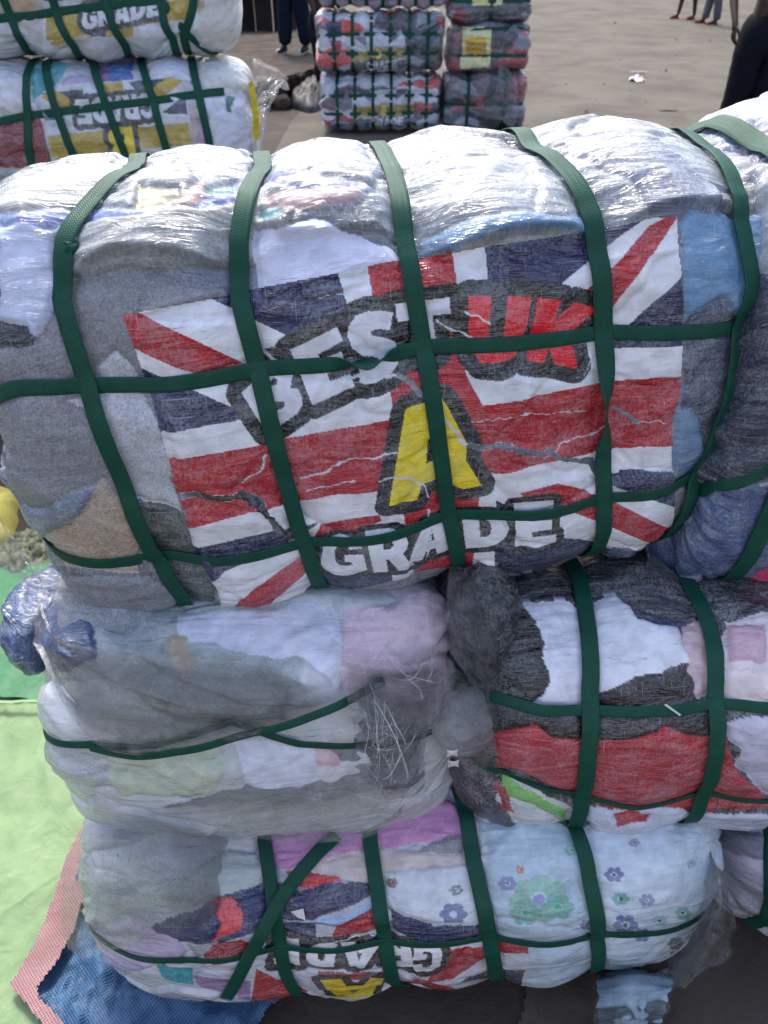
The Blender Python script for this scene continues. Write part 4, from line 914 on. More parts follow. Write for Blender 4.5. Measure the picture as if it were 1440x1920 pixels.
# ------------------------------------------------------------------ bottom bale
b5 = Bale((0.03, 0.885, 0.245), 1.29, 0.27, 0.262, yaw=2, roll=0.0, n=2.9, m=4.5, seed=51, step=0.0027, dense=(-0.36, 0.44), A0=0.024, lump=0.010, fold=0.005,
          palette=[(196, 202, 214), (182, 188, 200), (206, 210, 222)])
b5.vstrap([(488, 1530), (500, 1640), (512, 1740), (532, 1840), (570, 1893)], 0.026)
b5.vstrap([(694, 1570), (708, 1680), (722, 1780), (745, 1870), (755, 1893)], 0.028)
b5.vstrap([(835, 1400), (870, 1500), (892, 1620), (915, 1740), (938, 1872)], 0.030)
b5.vstrap([(1078, 1540), (1108, 1640), (1128, 1740), (1126, 1860)], 0.030)
b5.hstrap([(430, 1812), (560, 1808), (700, 1790), (850, 1784), (990, 1788), (1110, 1785)], 0.018)
r = b5.region
r('garment', (186, 170, 208), [(165, 1735), (250, 1725), (320, 1740), (350, 1780), (320, 1800), (230, 1830), (150, 1800)], 1.0, label='lavender garment at the left end')
r('garment', (176, 188, 186), [(270, 1690), (420, 1590), (500, 1600), (500, 1660), (350, 1720)], 1.2)
r('garment', (30, 44, 92), [(290, 1735), (380, 1695), (500, 1650), (505, 1750), (440, 1770), (340, 1770)], 0.6, label='navy garment with a coral stripe')
r('garment', (218, 70, 76), [(395, 1688), (435, 1686), (458, 1715), (452, 1740), (420, 1762), (395, 1775), (415, 1740)], 0.5)
r('garment', (200, 134, 190), [(470, 1600), (520, 1560), (650, 1550), (700, 1500), (830, 1495), (900, 1530), (890, 1570), (780, 1575), (700, 1600), (520, 1630)], 0.7, label='pink garment on top')
r('garment', (130, 130, 140), [(800, 1585), (880, 1555), (895, 1600), (800, 1610), (735, 1625)], 0.8)
r('garment', (214, 198, 196), [(570, 1622), (690, 1590), (890, 1600), (895, 1650), (700, 1660), (640, 1655)], 0.9)
r('garment', (200, 30, 44), [(528, 1632), (580, 1635), (640, 1655), (610, 1668), (560, 1668)], 0.5)
r('garment', (40, 42, 86), [(505, 1665), (560, 1670), (640, 1660), (700, 1655), (690, 1680), (600, 1725), (510, 1730)], 0.6)
r('garment', (160, 182, 220), [(600, 1728), (700, 1690), (715, 1660), (715, 1705), (640, 1735), (510, 1740)], 0.7)
r('garment', (206, 216, 228), [(722, 1630), (895, 1620), (915, 1740), (740, 1720)], 0.9)
r('garment', (24, 38, 84), [(726, 1700), (800, 1730), (850, 1742), (908, 1735), (912, 1745), (870, 1770), (740, 1770)], 0.5)
r('garment', (176, 200, 218), [(905, 1540), (1090, 1540), (1125, 1660), (1128, 1750), (1115, 1760), (925, 1720)], 0.8, label='pale garment printed with green and blue flowers')
r('garment', (180, 202, 220), [(925, 1718), (1125, 1752), (1128, 1900), (950, 1900)], 0.8, label='plain pale blue garment low down')
r('garment', (196, 214, 230), [(1100, 1540), (1350, 1540), (1350, 1860), (1135, 1870), (1125, 1700)], 0.9, label='pale garment printed with small blue flowers')
def flower(cx, cy, rr, col, core=None, n=6, ph=0.0, asp=0.8):
    col = tuple(0.62 * c_ + 0.38 * 190 for c_ in col)
    for k in range(n):
        a = ph + 2 * math.pi * k / n; px_, py_ = cx + rr * .6 * math.cos(a), cy + rr * .6 * asp * math.sin(a)
        b5.mark(col, [(px_ + rr * .36 * math.cos(q), py_ + rr * .36 * asp * math.sin(q)) for q in np.linspace(0, 6.28, 10)[:-1]], step=20)
    b5.mark(core or (50, 60, 90), [(cx + rr * .2 * math.cos(q), cy + rr * .2 * asp * math.sin(q)) for q in np.linspace(0, 6.28, 8)[:-1]], step=20)
G1, G2, B1, B2, LV = (70, 170, 150), (110, 190, 170), (52, 74, 150), (96, 110, 176), (138, 148, 200)
for f_ in [(1010, 1685, 62, G2, LV, 7, .3), (985, 1712, 34, G1, G1), (1045, 1700, 34, G1, G1), (950, 1655, 18, B2), (1068, 1595, 14, G1), (975, 1630, 10, (190, 90, 90)), (1152, 1640, 20, B1), (1166, 1688, 18, G1, (30, 60, 60)),
           (1215, 1690, 17, B2), (1175, 1738, 26, B1), (1205, 1755, 18, B1), (1285, 1715, 16, G1), (1240, 1730, 14, (140, 200, 205)), (1268, 1770, 17, (60, 90, 80)), (1255, 1808, 14, B2), (1235, 1825, 14, G1), (1300, 1760, 12, G1),
           (855, 1668, 14, (60, 80, 100)), (850, 1712, 28, B1, (200, 210, 230)), (735, 1655, 13, (110, 60, 50)), (1100, 1735, 14, B1), (1190, 1580, 12, (120, 130, 170)), (1300, 1620, 12, (130, 170, 180))]:
    flower(*f_)
b5.build('clothing_bale', 'bottom bale of the near stack, upside-down flag print and flowered cloth', group='strapped clothing bales')
po = [(290, 1812), (360, 1800), (430, 1760), (510, 1735), (640, 1732), (700, 1700), (716, 1705), (728, 1738), (800, 1765), (880, 1765), (910, 1750), (990, 1765), (992, 1800), (980, 1870), (975, 1885), (880, 1893), (750, 1895), (570, 1896), (470, 1888), (310, 1850)]
Wd = (196, 200, 214)
paint5 = [Wd,
 ('f', (40, 150, 165), [(290, 1812), (362, 1810), (362, 1852), (300, 1840)]),
 ('f', (150, 26, 38), [(380, 1790), (420, 1768), (480, 1775), (470, 1795), (400, 1808)]),
 ('f', (28, 44, 88), [(510, 1730), (592, 1735), (592, 1770), (560, 1790), (515, 1770)]),
 ('f', (168, 28, 38), [(632, 1735), (705, 1695), (715, 1745), (620, 1768)]),
 ('f', (168, 28, 38), [(480, 1820), (560, 1845), (600, 1870), (590, 1890), (470, 1880)]),
 ('f', (150, 34, 40), [(595, 1822), (720, 1815), (740, 1830), (600, 1832)]),
 ('f', (150, 34, 40), [(740, 1832), (860, 1858), (900, 1850), (940, 1840), (950, 1895), (740, 1895)]),
 ('f', (160, 30, 40), [(830, 1780), (905, 1770), (920, 1790), (850, 1835), (800, 1840)]),
 ('f', (160, 34, 40), [(925, 1758), (990, 1768), (990, 1785), (930, 1780)]),
 ('f', (40, 40, 60), [(860, 1842), (925, 1815), (925, 1835)]),
 ('f', (44, 44, 66), [(935, 1810), (985, 1815), (975, 1850), (945, 1840)]),
 ('f', (150, 120, 160), [(362, 1830), (470, 1840), (470, 1870), (370, 1850)]),
 ('g', (226, 230, 236), (42, 38, 36), 14, [glyph('E', [(562, 1812), (508, 1812), (512, 1762), (560, 1765)]), glyph('D', [(626, 1810), (572, 1812), (576, 1772), (632, 1772)]), glyph('A', [(700, 1806), (640, 1812), (640, 1770), (715, 1762)]), glyph('R', [(775, 1806), (716, 1806), (716, 1760), (768, 1760)]), glyph('G', [(828, 1822), (770, 1822), (778, 1765), (830, 1768)])]),
 ('g', (214, 190, 20), (42, 38, 36), 15, [([(600, 1835), (638, 1830), (650, 1846), (682, 1845), (694, 1826), (722, 1828), (700, 1868), (680, 1884), (640, 1886)], [[(655, 1860), (675, 1860), (663, 1870)]])]),
 ('f', (40, 36, 38), [(600, 1890), (740, 1878), (740, 1896), (600, 1898)]), ('f', Wd, [(640, 1890), (662, 1888), (662, 1897), (640, 1897)]), ('f', Wd, [(690, 1886), (730, 1880), (720, 1892), (690, 1896)])]
b5.print_sheet(po, paint5, step=0.0020, label='upside-down flag print reading GRADE with a yellow A', whites=[([(500, 1790), (520, 1775)], 4), ([(600, 1775), (700, 1755)], 2)])
b5.free_strap([(632, 1566), (560, 1640), (512, 1705), (460, 1800), (424, 1868)], 0.026, 0.010)

# ------------------------------------------------------------------ bale end showing at the lower right
b6 = Bale((1.06, 0.92, 0.27), 0.74, 0.27, 0.255, yaw=-4, n=2.5, m=3.5, seed=61, step=0.005, dense=(-0.36, 0.45), A0=0.02, lump=0.02, fold=0.008, palette=[(176, 178, 200), (150, 152, 170), (186, 180, 200), (110, 112, 126)], cellsz=0.13)
b6.vstrap([(1420, 1560), (1425, 1750)], 0.03)
b6.build('clothing_bale', 'lavender-grey bale end showing behind the bottom bale at the right', group='strapped clothing bales')

# ------------------------------------------------------------------ left background stack
CL = [(206, 208, 216), (184, 188, 196), (196, 186, 186), (214, 214, 220)]
GN, YL, OL = (44, 44, 50), (238, 212, 20), (184, 156, 24)
def back_flag(q, upside, big, bigcolor=YL):
    """flag print of the olive kind laid in quad q (tl, tr, br, bl), letters maybe upside down"""
    Q = lambda P: quad_map(P, q)
    if not upside: gq = Q([(.24, .52), (.78, .48), (.78, .78), (.24, .82)]); 
    else: gq = Q([(.78, .50), (.22, .50), (.22, .18), (.78, .18)])
    pt = [(206, 208, 218),
      ('f', (56, 56, 78), Q([(0, .05), (.30, .05), (.30, .30)])), ('f', (56, 56, 78), Q([(.62, .02), (.95, .02), (.7, .25)])), ('f', (56, 56, 78), Q([(.0, .40), (.0, .25), (.15, .42)])), ('f', (56, 56, 78), Q([(1, .5), (1, .25), (.82, .45)])),
      ('f', (56, 56, 78), Q([(.05, 1), (.4, 1), (.4, .85)])), ('f', OL, Q([(0, .10), (.10, .02), (.35, .35), (.25, .42)])), ('f', OL, Q([(1, .08), (.9, .0), (.65, .30), (.72, .40)])), ('f', OL, Q([(.02, .92), (.10, 1), (.3, .75), (.22, .7)])),
      ('f', OL, Q([(.40, 0), (.58, 0), (.58, 1), (.40, 1)])), ('f', OL, Q([(0, .60), (1, .60), (1, .88), (0, .88)])),
      ('g', (214, 216, 222), GN, 9, word('GRADE', gq))]
    if big: pt.append(('g', bigcolor, GN, 9, [glyph(big, Q([(.60, 1.0), (.42, 1.0), (.42, .58), (.60, .58)] if upside else [(.42, .0), (.60, .0), (.60, .42), (.42, .42)]))]))
    return pt
b7 = Bale((-1.12, 3.62, 1.635), 1.10, 0.26, 0.265, yaw=7, roll=0.5, n=3.6, m=6, seed=71, step=0.006, dense=(-0.42, 0.45), A0=0.03, lump=0.012, fold=0.006, palette=CL, cellsz=0.16, bandA=0.015)
b7.vstrap([(0, 0), (15, 40), (35, 85)], 0.03); b7.vstrap([(95, 0), (108, 45), (140, 98)], 0.03); b7.vstrap([(190, -10), (210, 50), (235, 92)], 0.03); b7.vstrap([(298, -10), (308, 50), (325, 85)], 0.03)
b7.vstrap([(366, -10), (362, 20), (345, 75)], 0.03)
b7.hstrap([(-40, 42), (40, 35), (150, 18), (260, 6), (300, 2), (470, -12)], 0.028)
b7.region('garment', (206, 180, 150), [(10, -30), (70, -30), (60, 25), (10, 30)], 0.9)
b7.region('garment', (226, 176, 214), [(385, -30), (430, -30), (420, 35), (395, 20)], 0.9)
b7.region('garment', (176, 150, 120), [(372, 0), (395, 0), (395, 60), (372, 70)], 0.9)
b7.region('garment', (206, 202, 198), [(395, -40), (520, -40), (520, 110), (360, 90)], 1.0)
b7.build('clothing_bale', 'upper left background bale with upright GRADE print', default_mat='backlot', group='strapped clothing bales')
qq = [(80, -60), (364, -85), (366, 50), (88, 95)]
b7.print_sheet([(80, -60), (364, -85), (362, 60), (300, 72), (150, 68), (80, 98)], back_flag(qq, False, 'B'), step=0.004, mat='backlot')
b8 = Bale((-1.10, 3.56, 1.115), 1.12, 0.26, 0.275, yaw=7, roll=0.0, n=3.8, m=6, seed=81, step=0.006, dense=(-0.42, 0.45), A0=0.024, lump=0.012, fold=0.006, palette=CL, cellsz=0.16, bandA=0.015)
b8.vstrap([(46, 150), (48, 200), (54, 290)], 0.03); b8.vstrap([(85, 110), (100, 200), (138, 300)], 0.03); b8.vstrap([(172, 98), (190, 180), (232, 290)], 0.03); b8.vstrap([(262, 100), (285, 190), (312, 285)], 0.03); b8.vstrap([(358, 95), (378, 200), (395, 280)], 0.03)
b8.hstrap([(-30, 235), (40, 220), (130, 208), (280, 190), (440, 170)], 0.028, ulim=(-0.62, 0.46))
for c_, P_ in [((60, 150, 160), [(85, 110), (132, 118), (110, 150), (95, 165)]), ((60, 150, 160), [(60, 120), (85, 118), (85, 170), (60, 190)]), ((176, 160, 196), [(115, 148), (175, 140), (175, 165), (120, 170)]), ((50, 96, 170), [(198, 118), (250, 112), (248, 150), (205, 152)]),
                ((112, 70, 130), [(183, 120), (198, 118), (205, 160), (188, 162)]), ((126, 30, 44), [(-60, 228), (76, 222), (98, 310), (-60, 320)]), ((212, 214, 230), [(265, 105), (350, 98), (360, 150), (280, 150)]), ((184, 168, 168), [(350, 190), (372, 190), (392, 290), (360, 290)]),
                ((220, 170, 220), [(376, 230), (392, 240), (405, 290), (370, 290)]), ((212, 216, 236), [(380, 185), (465, 175), (470, 300), (400, 300)]), ((40, 110, 100), [(425, 180), (440, 178), (435, 212), (425, 210)]), ((206, 206, 206), [(370, 95), (490, 90), (490, 170), (380, 175)])]:
    b8.region('garment', c_, P_, 0.8)
b8.build('clothing_bale', 'lower left background bale with upside-down GRADE print and maroon cloth', default_mat='backlot', group='strapped clothing bales')
b8.print_sheet([(74, 175), (110, 160), (200, 152), (340, 142), (355, 200), (360, 285), (95, 305)], back_flag([(74, 168), (342, 140), (362, 290), (98, 312)], True, 'B'), step=0.004, mat='backlot')
b9 = Bale((-2.24, 3.46, 1.25), 1.08, 0.26, 0.24, yaw=4, n=2.5, m=3.2, seed=91, step=0.008, dense=(-0.42, 0.45), A0=0.03, lump=0.02, fold=0.008, palette=CL + [(190, 150, 170)])
b9.vstrap([(-80, 150), (-70, 230)], 0.03)
b9.build('clothing_bale', 'white wrapped bale cut off by the left edge, level with the maroon cloth', default_mat='backlot', group='strapped clothing bales')
for i, (x, z, l) in enumerate([(-1.12, 0.63, 'pale bale under the lower GRADE bale of the left background stack'), (-1.10, 0.20, 'pale bale on the ground at the foot of the left background stack'), (-2.24, 0.76, 'pale bale under the cut-off white bale at the left'), (-2.26, 0.25, 'lowest pale bale below the cut-off white bale at the left')]):
    bb = Bale((x, 3.6 + 0.02 * i, z), 1.10, 0.26, 0.26, yaw=5, n=2.8, m=4.5, seed=101 + i, step=0.014, dense=(-0.42, 0.45), A0=0.03, palette=CL, cellsz=0.3, coarse=3)
    for k in range(4):
        x_ = -0.36 + 0.24 * k; bb.vs.append(dict(p=np.array([(x_, -1.0), (x_, 1.0)]), w=0.03))
    bb.build('clothing_bale', l, default_mat='backlot', group='strapped clothing bales')

# ------------------------------------------------------------------ far stack
DK = [(150, 40, 50), (50, 50, 60), (90, 92, 104), (40, 40, 50), (120, 124, 138), (64, 62, 72), (110, 84, 92), (150, 154, 168), (42, 52, 70)]
MX = [(206, 208, 216), (190, 60, 60), (200, 204, 214), (150, 154, 168), (44, 46, 60), (110, 114, 130), (170, 172, 184), (60, 58, 70), (90, 66, 76), (70, 84, 110)]
def far_bale(c, L, a, b, seed, pal, nst, label, bands=(0.3, -0.3), st_range=0.40, pr=None, extra=None, yaw=0, film=None):
    bb = Bale(c, L, a, b, yaw=yaw, n=4.5, m=9, seed=seed, step=0.013, dense=(-b * 2, b * 2.2), A0=0.045, lam=0.07, lump=0.02, fold=0.012, palette=pal, cellsz=0.17, coarse=3, bandA=0.02)
    for k in range(nst):
        x_ = (-1 + 2 * (k + 0.5) / nst) * L * st_range * 1.1; bb.vs.append(dict(p=np.array([(x_, -2.0), (x_ + 0.02, 2.0)]), w=0.032))
    for z_ in bands: bb.hs.append(dict(p=np.array([(-2.0, z_ * b - 0.01), (2.0, z_ * b + 0.01)]), w=0.03))
    for e in (extra or []): bb.region('garment', e[0], e[1], 0.5)
    bb.build('clothing_bale', label, default_mat='backlot', group='strapped clothing bales')
    return bb
f1 = far_bale((-0.03, 8.95, 0.285), 1.24, 0.32, 0.275, 201, MX, 6, 'ground bale of the far stack, left column, with olive flag print', extra=[((150, 160, 190), [(622, 228), (655, 228), (655, 250), (622, 250)]), ((120, 30, 40), [(725, 165), (740, 165), (745, 195), (728, 195)])])
f2 = far_bale((-0.04, 8.95, 0.815), 1.25, 0.32, 0.275, 202, MX, 6, 'middle bale of the far stack, left column, orange-red rag on top', extra=[((214, 50, 36), [(642, 36), (662, 36), (662, 68), (650, 70)]), ((24, 36, 84), [(612, 42), (640, 40), (640, 70), (614, 72)]), ((190, 40, 80), [(618, 76), (640, 76), (640, 92), (622, 92)]), ((206, 130, 140), [(720, 66), (745, 70), (742, 80), (722, 78)])])
f3 = far_bale((-0.02, 8.97, 1.345), 1.24, 0.31, 0.27, 203, [(130, 132, 146), (150, 152, 164), (110, 112, 126), (170, 150, 165)], 7, 'top bale of the far stack, left column, plain grey cloth', bands=(0.1,))
def far_print(bb, q, xs):
    pt = [(196, 198, 208), ('f', (160, 142, 36), quad_map([(0, .42), (1, .42), (1, .70), (0, .70)], q)), ('f', (70, 70, 84), quad_map([(0, .70), (1, .76), (1, 1), (0, .95)], q)), ('f', (76, 76, 92), quad_map([(.05, 0), (.3, 0), (.3, .3)], q)), ('f', (76, 76, 92), quad_map([(.7, 0), (.95, 0), (.7, .3)], q)),
          ('g', (206, 208, 214), (50, 50, 56), 2.2, word('GRADE', quad_map([(.28, .74), (.85, .74), (.85, .96), (.28, .96)], q))), ('g', (226, 206, 30), (50, 50, 56), 2.0, [glyph('B', quad_map([(.47, .38), (.56, .38), (.56, .68), (.47, .68)], q))])]
    bb.print_sheet(q, pt, step=0.008, mat='backlot')
far_print(f2, [(655, 70), (760, 62), (762, 128), (658, 136)], None)
far_print(f1, [(660, 170), (778, 165), (776, 236), (660, 246)], None)
g1 = far_bale((1.02, 8.98, 0.29), 0.84, 0.34, 0.295, 211, DK, 2, 'ground bale of the far stack, right column, dark cloth in loose film', bands=(0.0,))
g2 = far_bale((1.02, 8.96, 0.77), 0.80, 0.33, 0.205, 212, DK, 0, 'bale with the yellow barcode label, right column of the far stack', bands=(-0.25, 0.9))
g3 = far_bale((1.01, 8.97, 1.16), 0.80, 0.32, 0.20, 213, DK, 1, 'topmost bale of the far stack, right column', bands=(0.0,), extra=[((140, 44, 56), [(840, 15), (872, 14), (872, 42), (842, 44)])])
def card(bb, poly, color, name, off, step=0.006, label=None, paint=()):
    return bb.print_sheet(poly, [color] + list(paint), step=step, off=off, mat='backlot', name=name, label=label, haze=0.1)
card(g2, [(866, 50), (922, 50), (920, 102), (866, 104)], (214, 216, 160), 'paper_label', 0.006, label='pale yellow paper label')
bars = [('f', (40, 34, 20), [(876 + k * 4.2, 80), (878.2 + k * 4.2, 80), (878.2 + k * 4.2, 95), (876 + k * 4.2, 95)]) for k in range(9)]
card(g2, [(873, 71), (912, 71), (911, 101), (873, 101)], (230, 180, 12), 'barcode_label', 0.010, step=0.004, label='yellow barcode label', paint=bars)
card(g2, [(862, 106), (920, 105), (918, 126), (862, 128)], (212, 214, 160), 'paper_label', 0.006)
card(g3, [(885, -8), (945, -8), (940, 10), (885, 12)], (212, 214, 150), 'paper_label', 0.006)

# ------------------------------------------------------------------ loose film, threads, labels on the bales
def rows_on(b, rows, off): return [[b.on(x, y, off) for x, y in r_] for r_ in rows]
def rows_at(rows): return [[at(x, y, D) for x, y, D in r_] for r_ in rows]
film_flap(rows_on(b3, [[(30, 1085), (110, 1195), (210, 1225), (330, 1235), (480, 1240)], [(50, 1160), (140, 1270), (260, 1290), (400, 1310), (600, 1300)], [(110, 1240), (180, 1370), (300, 1400), (430, 1380), (560, 1345)]], 0.022), 'film_thick', b3.root, amp=0.0065, seed=3, freq=9, nu=150, nv=110, ani=(0.25, 2.6))
film_flap(rows_at([[(165, 1405, .80), (300, 1425, .78), (450, 1405, .77), (600, 1405, .77), (800, 1370, .79)], [(170, 1450, .78), (300, 1470, .75), (460, 1480, .73), (620, 1480, .74), (790, 1440, .77)], [(205, 1490, .76), (320, 1500, .73), (480, 1545, .69), (620, 1560, .69), (740, 1530, .72)], [(240, 1505, .76), (330, 1520, .72), (500, 1575, .67), (690, 1568, .67), (760, 1500, .72)]]), 'film_thick', b3.root, amp=0.007, seed=5, freq=9, nu=140, nv=90)
film_flap(rows_at([[(-30, 860, 1.00), (-5, 960, .98), (60, 1040, .96), (130, 1075, .95)], [(-40, 930, .98), (-5, 1010, .95), (60, 1070, .93), (150, 1100, .92)], [(-30, 1000, .97), (0, 1060, .93), (60, 1100, .91), (170, 1130, .90)]]), 'film', b1.root, amp=0.006, seed=12, freq=18)
film_flap(rows_at([[(800, 1288, .82), (850, 1250, .84), (935, 1300, .86)], [(796, 1330, .79), (850, 1320, .79), (938, 1330, .82)], [(815, 1390, .76), (870, 1385, .75), (935, 1370, .80)], [(850, 1432, .76), (885, 1428, .75), (920, 1440, .78)], [(880, 1450, .77), (900, 1455, .76), (918, 1455, .77)]]), 'film_thick', b4.root, amp=0.005, seed=15, freq=14)
film_flap(rows_at([[(842, 1060, .98), (880, 1060, .98), (950, 1065, 1.05)], [(838, 1150, .86), (872, 1170, .84), (960, 1200, .92)], [(850, 1250, .85), (890, 1290, .82), (980, 1330, .90)]]), 'film', b4.root, amp=0.006, seed=17, freq=14)
film_flap(rows_at([[(125, 1585, .70), (210, 1580, .68), (330, 1560, .68), (460, 1580, .80)], [(112, 1670, .66), (220, 1670, .63), (340, 1650, .62), (460, 1660, .76)], [(125, 1790, .63), (190, 1740, .61), (330, 1730, .60), (460, 1700, .72)], [(150, 1800, .62), (220, 1775, .60), (300, 1760, .59), (400, 1740, .70)]]), 'film_dirty', b5.root, amp=0.006, seed=19, freq=10, nu=110, nv=80)
film_flap(rows_at([[(1240, 1545, .95), (1320, 1570, .80), (1350, 1600, .80)], [(1260, 1640, .85), (1345, 1660, .69), (1370, 1690, .72)], [(1255, 1740, .80), (1335, 1740, .64), (1375, 1770, .68)], [(1230, 1860, .74), (1290, 1845, .60), (1350, 1810, .66)]]), 'film', b5.root, amp=0.008, seed=23, freq=13)
film_flap(rows_at([[(1120, 1800, .80), (1180, 1795, .80), (1265, 1800, .80)], [(1118, 1860, .63), (1180, 1850, .60), (1260, 1855, .63)], [(1125, 1925, .60), (1190, 1930, .57), (1240, 1915, .61)]]), 'bluecloth', b5.root, name='garment', amp=0.008, seed=27, freq=12, label='light blue cloth bulging out under the bale')
film_flap(rows_at([[(1112, 1810, .74), (1180, 1805, .74), (1272, 1810, .74)], [(1110, 1895, .60), (1180, 1880, .585), (1255, 1885, .61)], [(1120, 1930, .60), (1190, 1935, .575), (1245, 1928, .61)]]), 'film', b5.root, amp=0.005, seed=28, freq=16)
film_flap(rows_at([[(1212, 1035, 1.08), (1300, 1085, 1.04), (1400, 1100, 1.02), (1500, 1090, 1.02)], [(1215, 1080, 1.04), (1300, 1120, 1.00), (1400, 1135, .97), (1500, 1130, .97)], [(1235, 1100, 1.02), (1320, 1160, .96), (1400, 1170, .94), (1500, 1160, .94)]]), 'film_thick', b2.root, amp=0.008, seed=31, freq=12)
film_flap(rows_at([[(478, 100, 3.45), (500, 112, 3.5), (525, 130, 3.6), (545, 145, 3.7)], [(480, 170, 3.4), (500, 160, 3.45), (522, 150, 3.5), (540, 160, 3.6)], [(478, 240, 3.3), (492, 215, 3.35), (515, 180, 3.4), (530, 150, 3.45)], [(478, 300, 3.3), (487, 280, 3.3), (498, 250, 3.35), (508, 215, 3.4)]]), 'film_thick', b8.root, amp=0.02, seed=33, freq=5)
film_flap(rows_at([[(466, 155, 3.26), (471, 153, 3.27), (476, 153, 3.28)], [(474, 205, 3.25), (479, 205, 3.26), (485, 205, 3.27)], [(476, 262, 3.25), (481, 262, 3.26), (487, 262, 3.27)]]), 'yellow_tape', b8.root, name='yellow_tape', amp=0.003, seed=35, nu=8, nv=30, label='yellow printed packing tape')
film_flap(rows_at([[(820, 60, 8.6), (850, 45, 8.6), (868, 60, 8.6)], [(812, 90, 8.55), (840, 85, 8.5), (860, 95, 8.55)], [(830, 110, 8.6), (850, 115, 8.55), (860, 125, 8.6)]]), 'film_thick', f2.root, amp=0.02, seed=37, freq=8, nu=30, nv=30)
film_flap(rows_at([[(935, 120, 8.6), (955, 130, 8.6), (968, 145, 8.6)], [(930, 170, 8.5), (955, 180, 8.5), (972, 200, 8.5)], [(900, 200, 8.5), (940, 225, 8.5), (962, 245, 8.5)]]), 'film', g1.root, amp=0.02, seed=38, freq=8, nu=30, nv=30)

def lump(b, px, py, D, r, color, mat, name='garment', label=None, seed=1, haze=0.6, rot=0.0):
    nu, nv = 70, 50; th, ph = np.meshgrid(np.linspace(0, 2 * math.pi, nu), np.linspace(0.02, math.pi - 0.02, nv), indexing='ij')
    d = np.stack([np.cos(ph), np.sin(ph) * np.cos(th), np.sin(ph) * np.sin(th)], -1); c = at(px, py, D)
    f = 1 + 0.13 * fbm(d[..., 0] * 1.6 + d[..., 2], d[..., 1] * 1.6, seed, 3) + 0.05 * ridged(d[..., 0] * 2.2 + seed, d[..., 2] * 5 + d[..., 1] * 3 + 0.8 * fbm(d[..., 0] * 2, d[..., 2] * 2, seed, 2), seed + 2, 3)
    P = d * f[..., None] * np.array(r); cr, sr = math.cos(rot), math.sin(rot)
    P = np.stack([P[..., 0] * cr - P[..., 2] * sr, P[..., 1], P[..., 0] * sr + P[..., 2] * cr], -1) + c
    n_ = nu * nv; o = mesh_obj(name, P.reshape(-1, 3), grid_faces(nu, nv), M[mat], b.root, attrs={'col': ('FLOAT_COLOR', np.tile(np.append(lin(color), 1), (n_, 1))), 'haze': ('FLOAT', np.full(n_, haze)), 'wuv': ('FLOAT_VECTOR', np.stack([ph * r[0] * 1.1, th * r[2] * 0.9, 0 * th], -1).reshape(-1, 3))})
    if label: o['label'] = label
lump(b1, 228, 1120, .97, (0.105, 0.10, 0.062), (176, 184, 192), 'towel', label='pale grey towel roll bulging below the lower band', seed=4, rot=-0.12)
lump(b3, 84, 1155, 1.02, (0.066, 0.11, 0.066), (34, 66, 112), 'wrapped', label='dark blue denim bulge at the left end', seed=7, haze=0.5, rot=-0.5)
lump(b3, 735, 1185, .95, (0.115, 0.11, 0.085), (216, 190, 204), 'cloudy', label='pale pink cloth bunched at the right end', seed=9, rot=0.2)
lump(b4, 895, 1160, .98, (0.075, 0.11, 0.12), (24, 24, 30), 'wrapped', seed=11, haze=0.4)

def threads(name, parent, n, src, dst, spread, seed, width=0.0007, droop=0.03, label=None):
    rs = np.random.RandomState(seed); V, F = [], []
    for k in range(n):
        a = np.array(src[rs.randint(len(src))]) + rs.normal(0, spread, 3); b = np.array(dst[rs.randint(len(dst))]) + rs.normal(0, spread * 1.6, 3)
        m_ = (a + b) / 2 + rs.normal(0, spread * 1.3, 3) + np.array([0, -0.01, -droop * rs.rand()]); C = catmull([a, a * .6 + m_ * .4 + rs.normal(0, spread * .4, 3), m_, b * .7 + m_ * .3 + rs.normal(0, spread * .5, 3), b], 14)
        s_ = rs.normal(0, 1, 3); s_ /= np.linalg.norm(s_); base = len(V)
        for c_ in C: V += [c_ - s_ * width / 2, c_ + s_ * width / 2]
        for i in range(13): q = base + 2 * i; F.append((q, q + 1, q + 3, q + 2))
    o = mesh_obj(name, np.array(V), np.array(F), M['thread'], parent); o['kind'] = 'stuff'
    if label: o['label'] = label
    return o
threads('frayed_threads', b3.root, 34, [at(700, 1290, .78), at(690, 1330, .78), at(735, 1320, .78), at(760, 1350, .78)], [at(700, 1430, .72), at(735, 1450, .72), at(745, 1400, .74), at(720, 1380, .74)], 0.010, 1, label='white frayed film threads')
threads('frayed_threads', b3.root, 24, [at(650, 1145, .84), at(720, 1135, .84), at(790, 1150, .84), at(810, 1230, .83)], [at(690, 1230, .81), at(745, 1260, .80), at(790, 1290, .81), at(680, 1180, .82)], 0.012, 2, width=0.0006)
lump(b4, 868, 1345, .845, (0.058, 0.055, 0.062), (176, 182, 188), 'cloudy', label='pale grey film bag bulging at the left end', seed=14, haze=1.0, rot=0.3)
film_flap(rows_on(b3, [[(640, 1235), (720, 1240), (800, 1225)], [(650, 1300), (720, 1310), (810, 1290)], [(665, 1360), (730, 1370), (800, 1350)]], 0.034), 'film', b3.root, amp=0.008, seed=44, freq=17)
film_flap(rows_at([[(650, 1270, .83), (730, 1285, .79), (835, 1240, .84)], [(655, 1360, .79), (740, 1380, .75), (822, 1340, .80)], [(690, 1450, .76), (760, 1460, .73), (812, 1420, .78)], [(720, 1500, .75), (760, 1510, .74), (800, 1480, .77)]]), 'film_thick', b3.root, amp=0.011, seed=45, freq=13)
